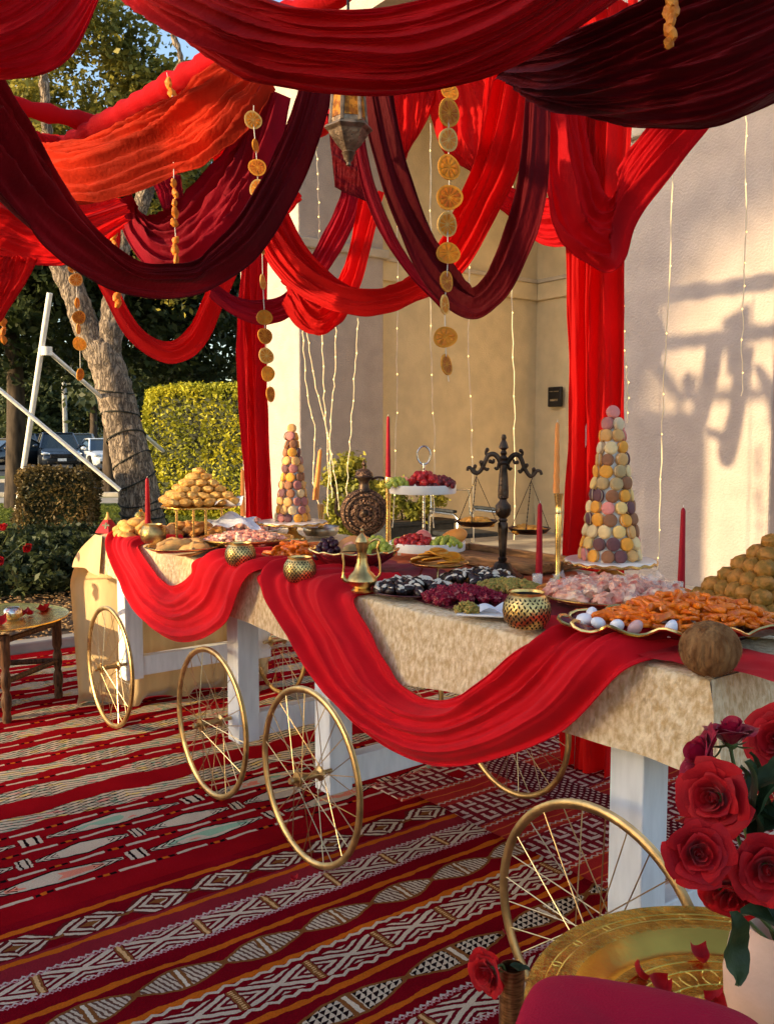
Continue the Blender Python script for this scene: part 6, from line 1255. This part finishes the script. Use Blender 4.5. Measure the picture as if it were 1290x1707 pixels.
b = MB(); b.tube([(rt * .6 * math.cos(i * math.pi / 3 + .3), rt * .6 * math.sin(i * math.pi / 3 + .3), .25) for i in range(6)], .011, 8, closed=True); b.build('stretcher', 'wood_dark', tt)
lp_ = MB(); lp_.grid(lambda a, t: ((a - .5) * .05 * math.sin(min(1, t * 1.2 + .12) * math.pi * .62), (t - .5) * .046, .016 * (2 * a - 1) ** 2 + .010 * (t - .4) ** 2 * 4 + .003), 10, 10); LPET = lp_.mesh('rose_petal', 'rose_petal', ang=0)
def loose_petal(label, p, rot, sc, group): return tag(ob('rose_petal', LPET, None, p, rot, scale=sc), label, 'petal', group)
for i, (px, py, s_) in enumerate(((1163, 1600, .72), (1062, 1630, .66), (1100, 1648, .75), (1190, 1675, .66), (1205, 1690, .66))):
    p = G(px, py, z0 - .016); loose_petal(['rose petal lying alone in the middle of the brass tray', 'curled rose petal by the cushion edge on the brass tray', 'second rose petal by the cushion edge on the brass tray', 'rose petal near the vase foot on the brass tray', 'rose petal touching the terracotta vase on the brass tray'][i], p + Vector((0, 0, .002)), (R([20, 35, -10, 15, 30][i]), R([10, 30, -25, 5, 20][i]), [.3, 1.2, 2.2, 4, 5][i]), s_, 'petals on the brass tray')
# terracotta vase and roses
vx, vy = D(1300, 1620, 1.28).x, 1.28; vb = Vector((vx, vy, z0 - .016)); vs_ = thing('terracotta_vase', 'smooth peach terracotta vase standing on the brass tray', 'vase', vb); vt = D(1290, 1545, 1.28).z - vb.z
b = MB(); b.lathe([(.045, 0), (.062, .02), (.078, .08), (.080, vt * .6), (.072, vt * .85), (.055, vt * .97), (.048, vt), (.043, vt - .004), (.04, vt - .05)], 48); b.build('body', 'terracotta', vs_)
vm = vb + Vector((0, 0, vt - .02))
def rl(px, py, Y): return D(px, py, Y)
rose('large bright red rose facing the viewer left of the vase', rl(1163, 1422, 1.13), (-.15, -1, .35), vm + Vector((-.02, -.01, 0)), .76, leaves=((rl(1200, 1370, 1.2), (.6, .2, .3), .9), (rl(1225, 1400, 1.2), (.3, -.1, .6), 1.4), (rl(1235, 1455, 1.19), (.6, -.1, .5), 1.3), (rl(1215, 1520, 1.12), (.15, -.2, -1), 1.35)))
rose('dark red rose drooping above the large bright rose', rl(1190, 1330, 1.2), (-.55, -.6, .2), vm + Vector((-.01, 0, 0)), .86, leaves=((rl(1240, 1270, 1.2), (.25, -.1, -.9), 1.5), (rl(1250, 1330, 1.22), (.5, 0, .6), 1.3), (rl(1235, 1340, 1.22), (.7, 0, -.2), 1.0)))
rose('magenta red rose at the top left of the bouquet', rl(1172, 1262, 1.28), (-.8, .1, .45), vm, .86, 'rose_petal_pink', leaves=((rl(1232, 1280, 1.25), (.4, 0, -.7), .9),))
rose('magenta rosebud at the very top of the bouquet', rl(1218, 1228, 1.3), (-.1, .1, 1), vm + Vector((.01, .01, 0)), .85, 'rose_petal_pink', 6, leaves=((rl(1245, 1300, 1.25), (.5, 0, -.5), 1.1),))
rose('deep red rose cut by the right picture edge', rl(1278, 1450, 1.14), (-.25, -1, .25), vm + Vector((.01, -.01, 0)), .78, leaves=((rl(1255, 1400, 1.2), (.5, .1, .4), 1.5), (rl(1262, 1360, 1.21), (.7, 0, -.5), 1.5), (rl(1235, 1530, 1.13), (.6, -.2, .1), 1.3), (rl(1215, 1440, 1.2), (.6, 0, .1), 1.1)))
rose('dark shaded rose under the large bright rose', rl(1222, 1490, 1.2), (-.3, -.9, -.3), vm, .75, leaves=((rl(1205, 1455, 1.2), (.7, .1, .1), 1.1), (rl(1260, 1500, 1.15), (.5, -.3, -.4), 1.1)))
rose('red rose at the right edge above the bouquet', rl(1300, 1235, 1.35), (-.6, -.5, .3), vm + Vector((.02, 0, 0)), .95, leaves=((rl(1275, 1310, 1.3), (-.3, 0, .8), .8),))
mat('cushion', (.40, .003, .028), .85, var=.06, scale=8, bump=.3, bscale=300, sheen=.03, spec=.12)
cp = Vector((D(1035, 1700, 1.10).x, 1.02, 0)); cz = D(950, 1612, 1.15).z; b = MB(); n_ = 40
def cush(a, t):
    ph = 2 * math.pi * a; th_ = -math.pi / 2 + math.pi * t; c_ = math.copysign(abs(math.cos(th_)) ** .45, 1); e = .32
    x = math.copysign(abs(math.cos(ph)) ** e, math.cos(ph)); y = math.copysign(abs(math.sin(ph)) ** e, math.sin(ph)); s_ = math.copysign(abs(math.sin(th_)) ** .7, math.sin(th_))
    return (x * c_ * .155, y * c_ * .155, s_ * .045 * (1 - .35 * (x * x * y * y) * c_))
b.grid(cush, 64, 32); cu = b.build('pad', 'cushion', ang=0) if 'cushion' in MATS else None
cth2 = thing('seat_cushion', 'crimson padded seat cushion overlapping the brass tray', 'cushion', (cp.x, cp.y, cz - .06), R(-20)); cu.parent = cth2
pip = MB(); pip.tube([Vector(cush(i / 64, .5)) for i in range(64)], .004, 6, closed=True); pip.build('piping', 'cushion', cth2)
st_ = MB(); st_.box((0, 0, -(cz - .06) / 2 - .025), (.22, .22, cz - .06 - .05)); st_.build('pouf_base', 'cushion', cth2, bev=.03)
# slim bronze vase with one rose
bv = Vector((D(853, 1650, 1.75).x, 1.75, 0)); bz = D(853, 1612, 1.75).z; vz = thing('bronze_vase', 'slim cylindrical bronze vase on the rug at the bottom edge', 'vase', bv)
b = MB(); b.lathe([(.030, 0), (.030, .01), (.026, .02), (.0255, bz), (.023, bz), (.022, bz - .05), (0, bz - .05)], 32); b.build('cylinder', 'bronze_copper', vz)
rose('single dark red rose leaning out of the slim bronze vase', D(815, 1622, 1.72), (-.7, -.6, .0), bv + Vector((0, 0, bz - .03)), .78, leaves=((D(850, 1612, 1.74), (.7, -.3, .1), .6),), group='rose in the bronze vase')
# folding brass tray table at the left edge
lc = G(-18, 1032, .49); lt = thing('tray_table', 'dark turned wood table with a round brass tray at the left edge', 'tray table', (lc.x, lc.y, 0)); rl_ = .40; z1 = .49
b = MB(); b.lathe([(0, z1 - .012), (rl_ * .8, z1 - .012), (rl_ * .86, z1), (rl_ * .98, z1 + .006), (rl_, z1 + .012), (rl_ * 1.005, z1 + .006), (rl_ * .85, z1 - .01), (0, z1 - .02)], 72); b.build('tray', 'gold_engraved', lt)
prof = [(.018, 0), (.024, .03), (.018, .06), (.026, .10), (.026, .14), (.016, .17), (.024, .20), (.024, .26), (.017, .28), (.026, .31), (.026, z1 - .03)]
fe = [G(98, 1166), G(12, 1208), G(-100, 1215), G(-150, 1180), G(-60, 1140), G(20, 1140)]
for q in (fe[0], fe[1], fe[2], fe[3]): l_ = MB(); l_.lathe(prof, 14, (q.x - lc.x, q.y - lc.y, 0)); l_.build('leg', 'wood_dark', lt)
for i in range(4):
    a, c = fe[i], fe[(i + 1) % 4]
    for z in (.22, z1 - .06): l_ = MB(); l_.tube([(a.x - lc.x, a.y - lc.y, z), (c.x - lc.x, c.y - lc.y, z)], .016, 8); l_.build('rail', 'wood_dark', lt)
p = G(22, 1032, z1 - .008); sv = thing('silver_votive', 'shiny round silver votive on the left brass tray', 'votive holder', p); b = MB(); b.lathe([(.03, 0), (.045, .014), (.050, .032), (.045, .052), (.034, .062), (.032, .060), (.04, .045), (.03, .008), (0, .006)], 32, flute=.02, nf=12); b.build('bowl', 'silver', sv)
for i, (px, py) in enumerate(((36, 1028), (46, 1026), (70, 1020), (78, 1017), (2, 1040))): loose_petal(['rose petal right beside the silver votive', 'second rose petal from the silver votive', 'rose petal in the middle right of the left tray', 'outermost rose petal on the left tray', 'rose petal left of the silver votive'][i], G(px, py, z1 - .010), (R(8), .15 * i, i * 1.3), 1.3, 'petals on the left tray')
vq = G(-28, 1015, z1 - .01); lv = thing('glass_vase', 'pale vase half cut by the left picture edge', 'vase', vq); b = MB(); b.lathe([(.05, 0), (.06, .02), (.055, .12), (.03, .19), (.036, .21), (.033, .21), (.028, .19), (.05, .1), (.04, .01), (0, .008)], 28); b.build('body', 'ceramic_white', lv)
vm2 = vq + Vector((0, 0, .19)); gl = 'roses in the left vase'
rose('bright red rose at the left edge above the lawn', D(6, 881, 4.55), (-.3, -.4, .8), vm2, .85, rings=5, group=gl)
rose('drooping dark red rosebud left of the shrubs', D(44, 912, 4.6), (.55, -.5, -.35), vm2, .75, rings=5, leaves=((D(15, 950, 4.6), (.5, 0, -.5), 1.0),), group=gl)
rose('dark rose low at the left edge before the shrubs', D(-2, 935, 4.5), (.3, -.7, .1), vm2, .8, rings=5, leaves=((D(22, 960, 4.6), (.3, 0, -.8), 1.0),), group=gl)
# fallen petals on the rug
for i, (px, py) in enumerate(((490, 1468), (845, 1560))): loose_petal(['single petal lying on the front rug near the gold wheel', 'single petal on the front rug near the bronze vase'][i], G(px, py, .026), (R(8), 0, i * 2), .5, 'petals on the rug')
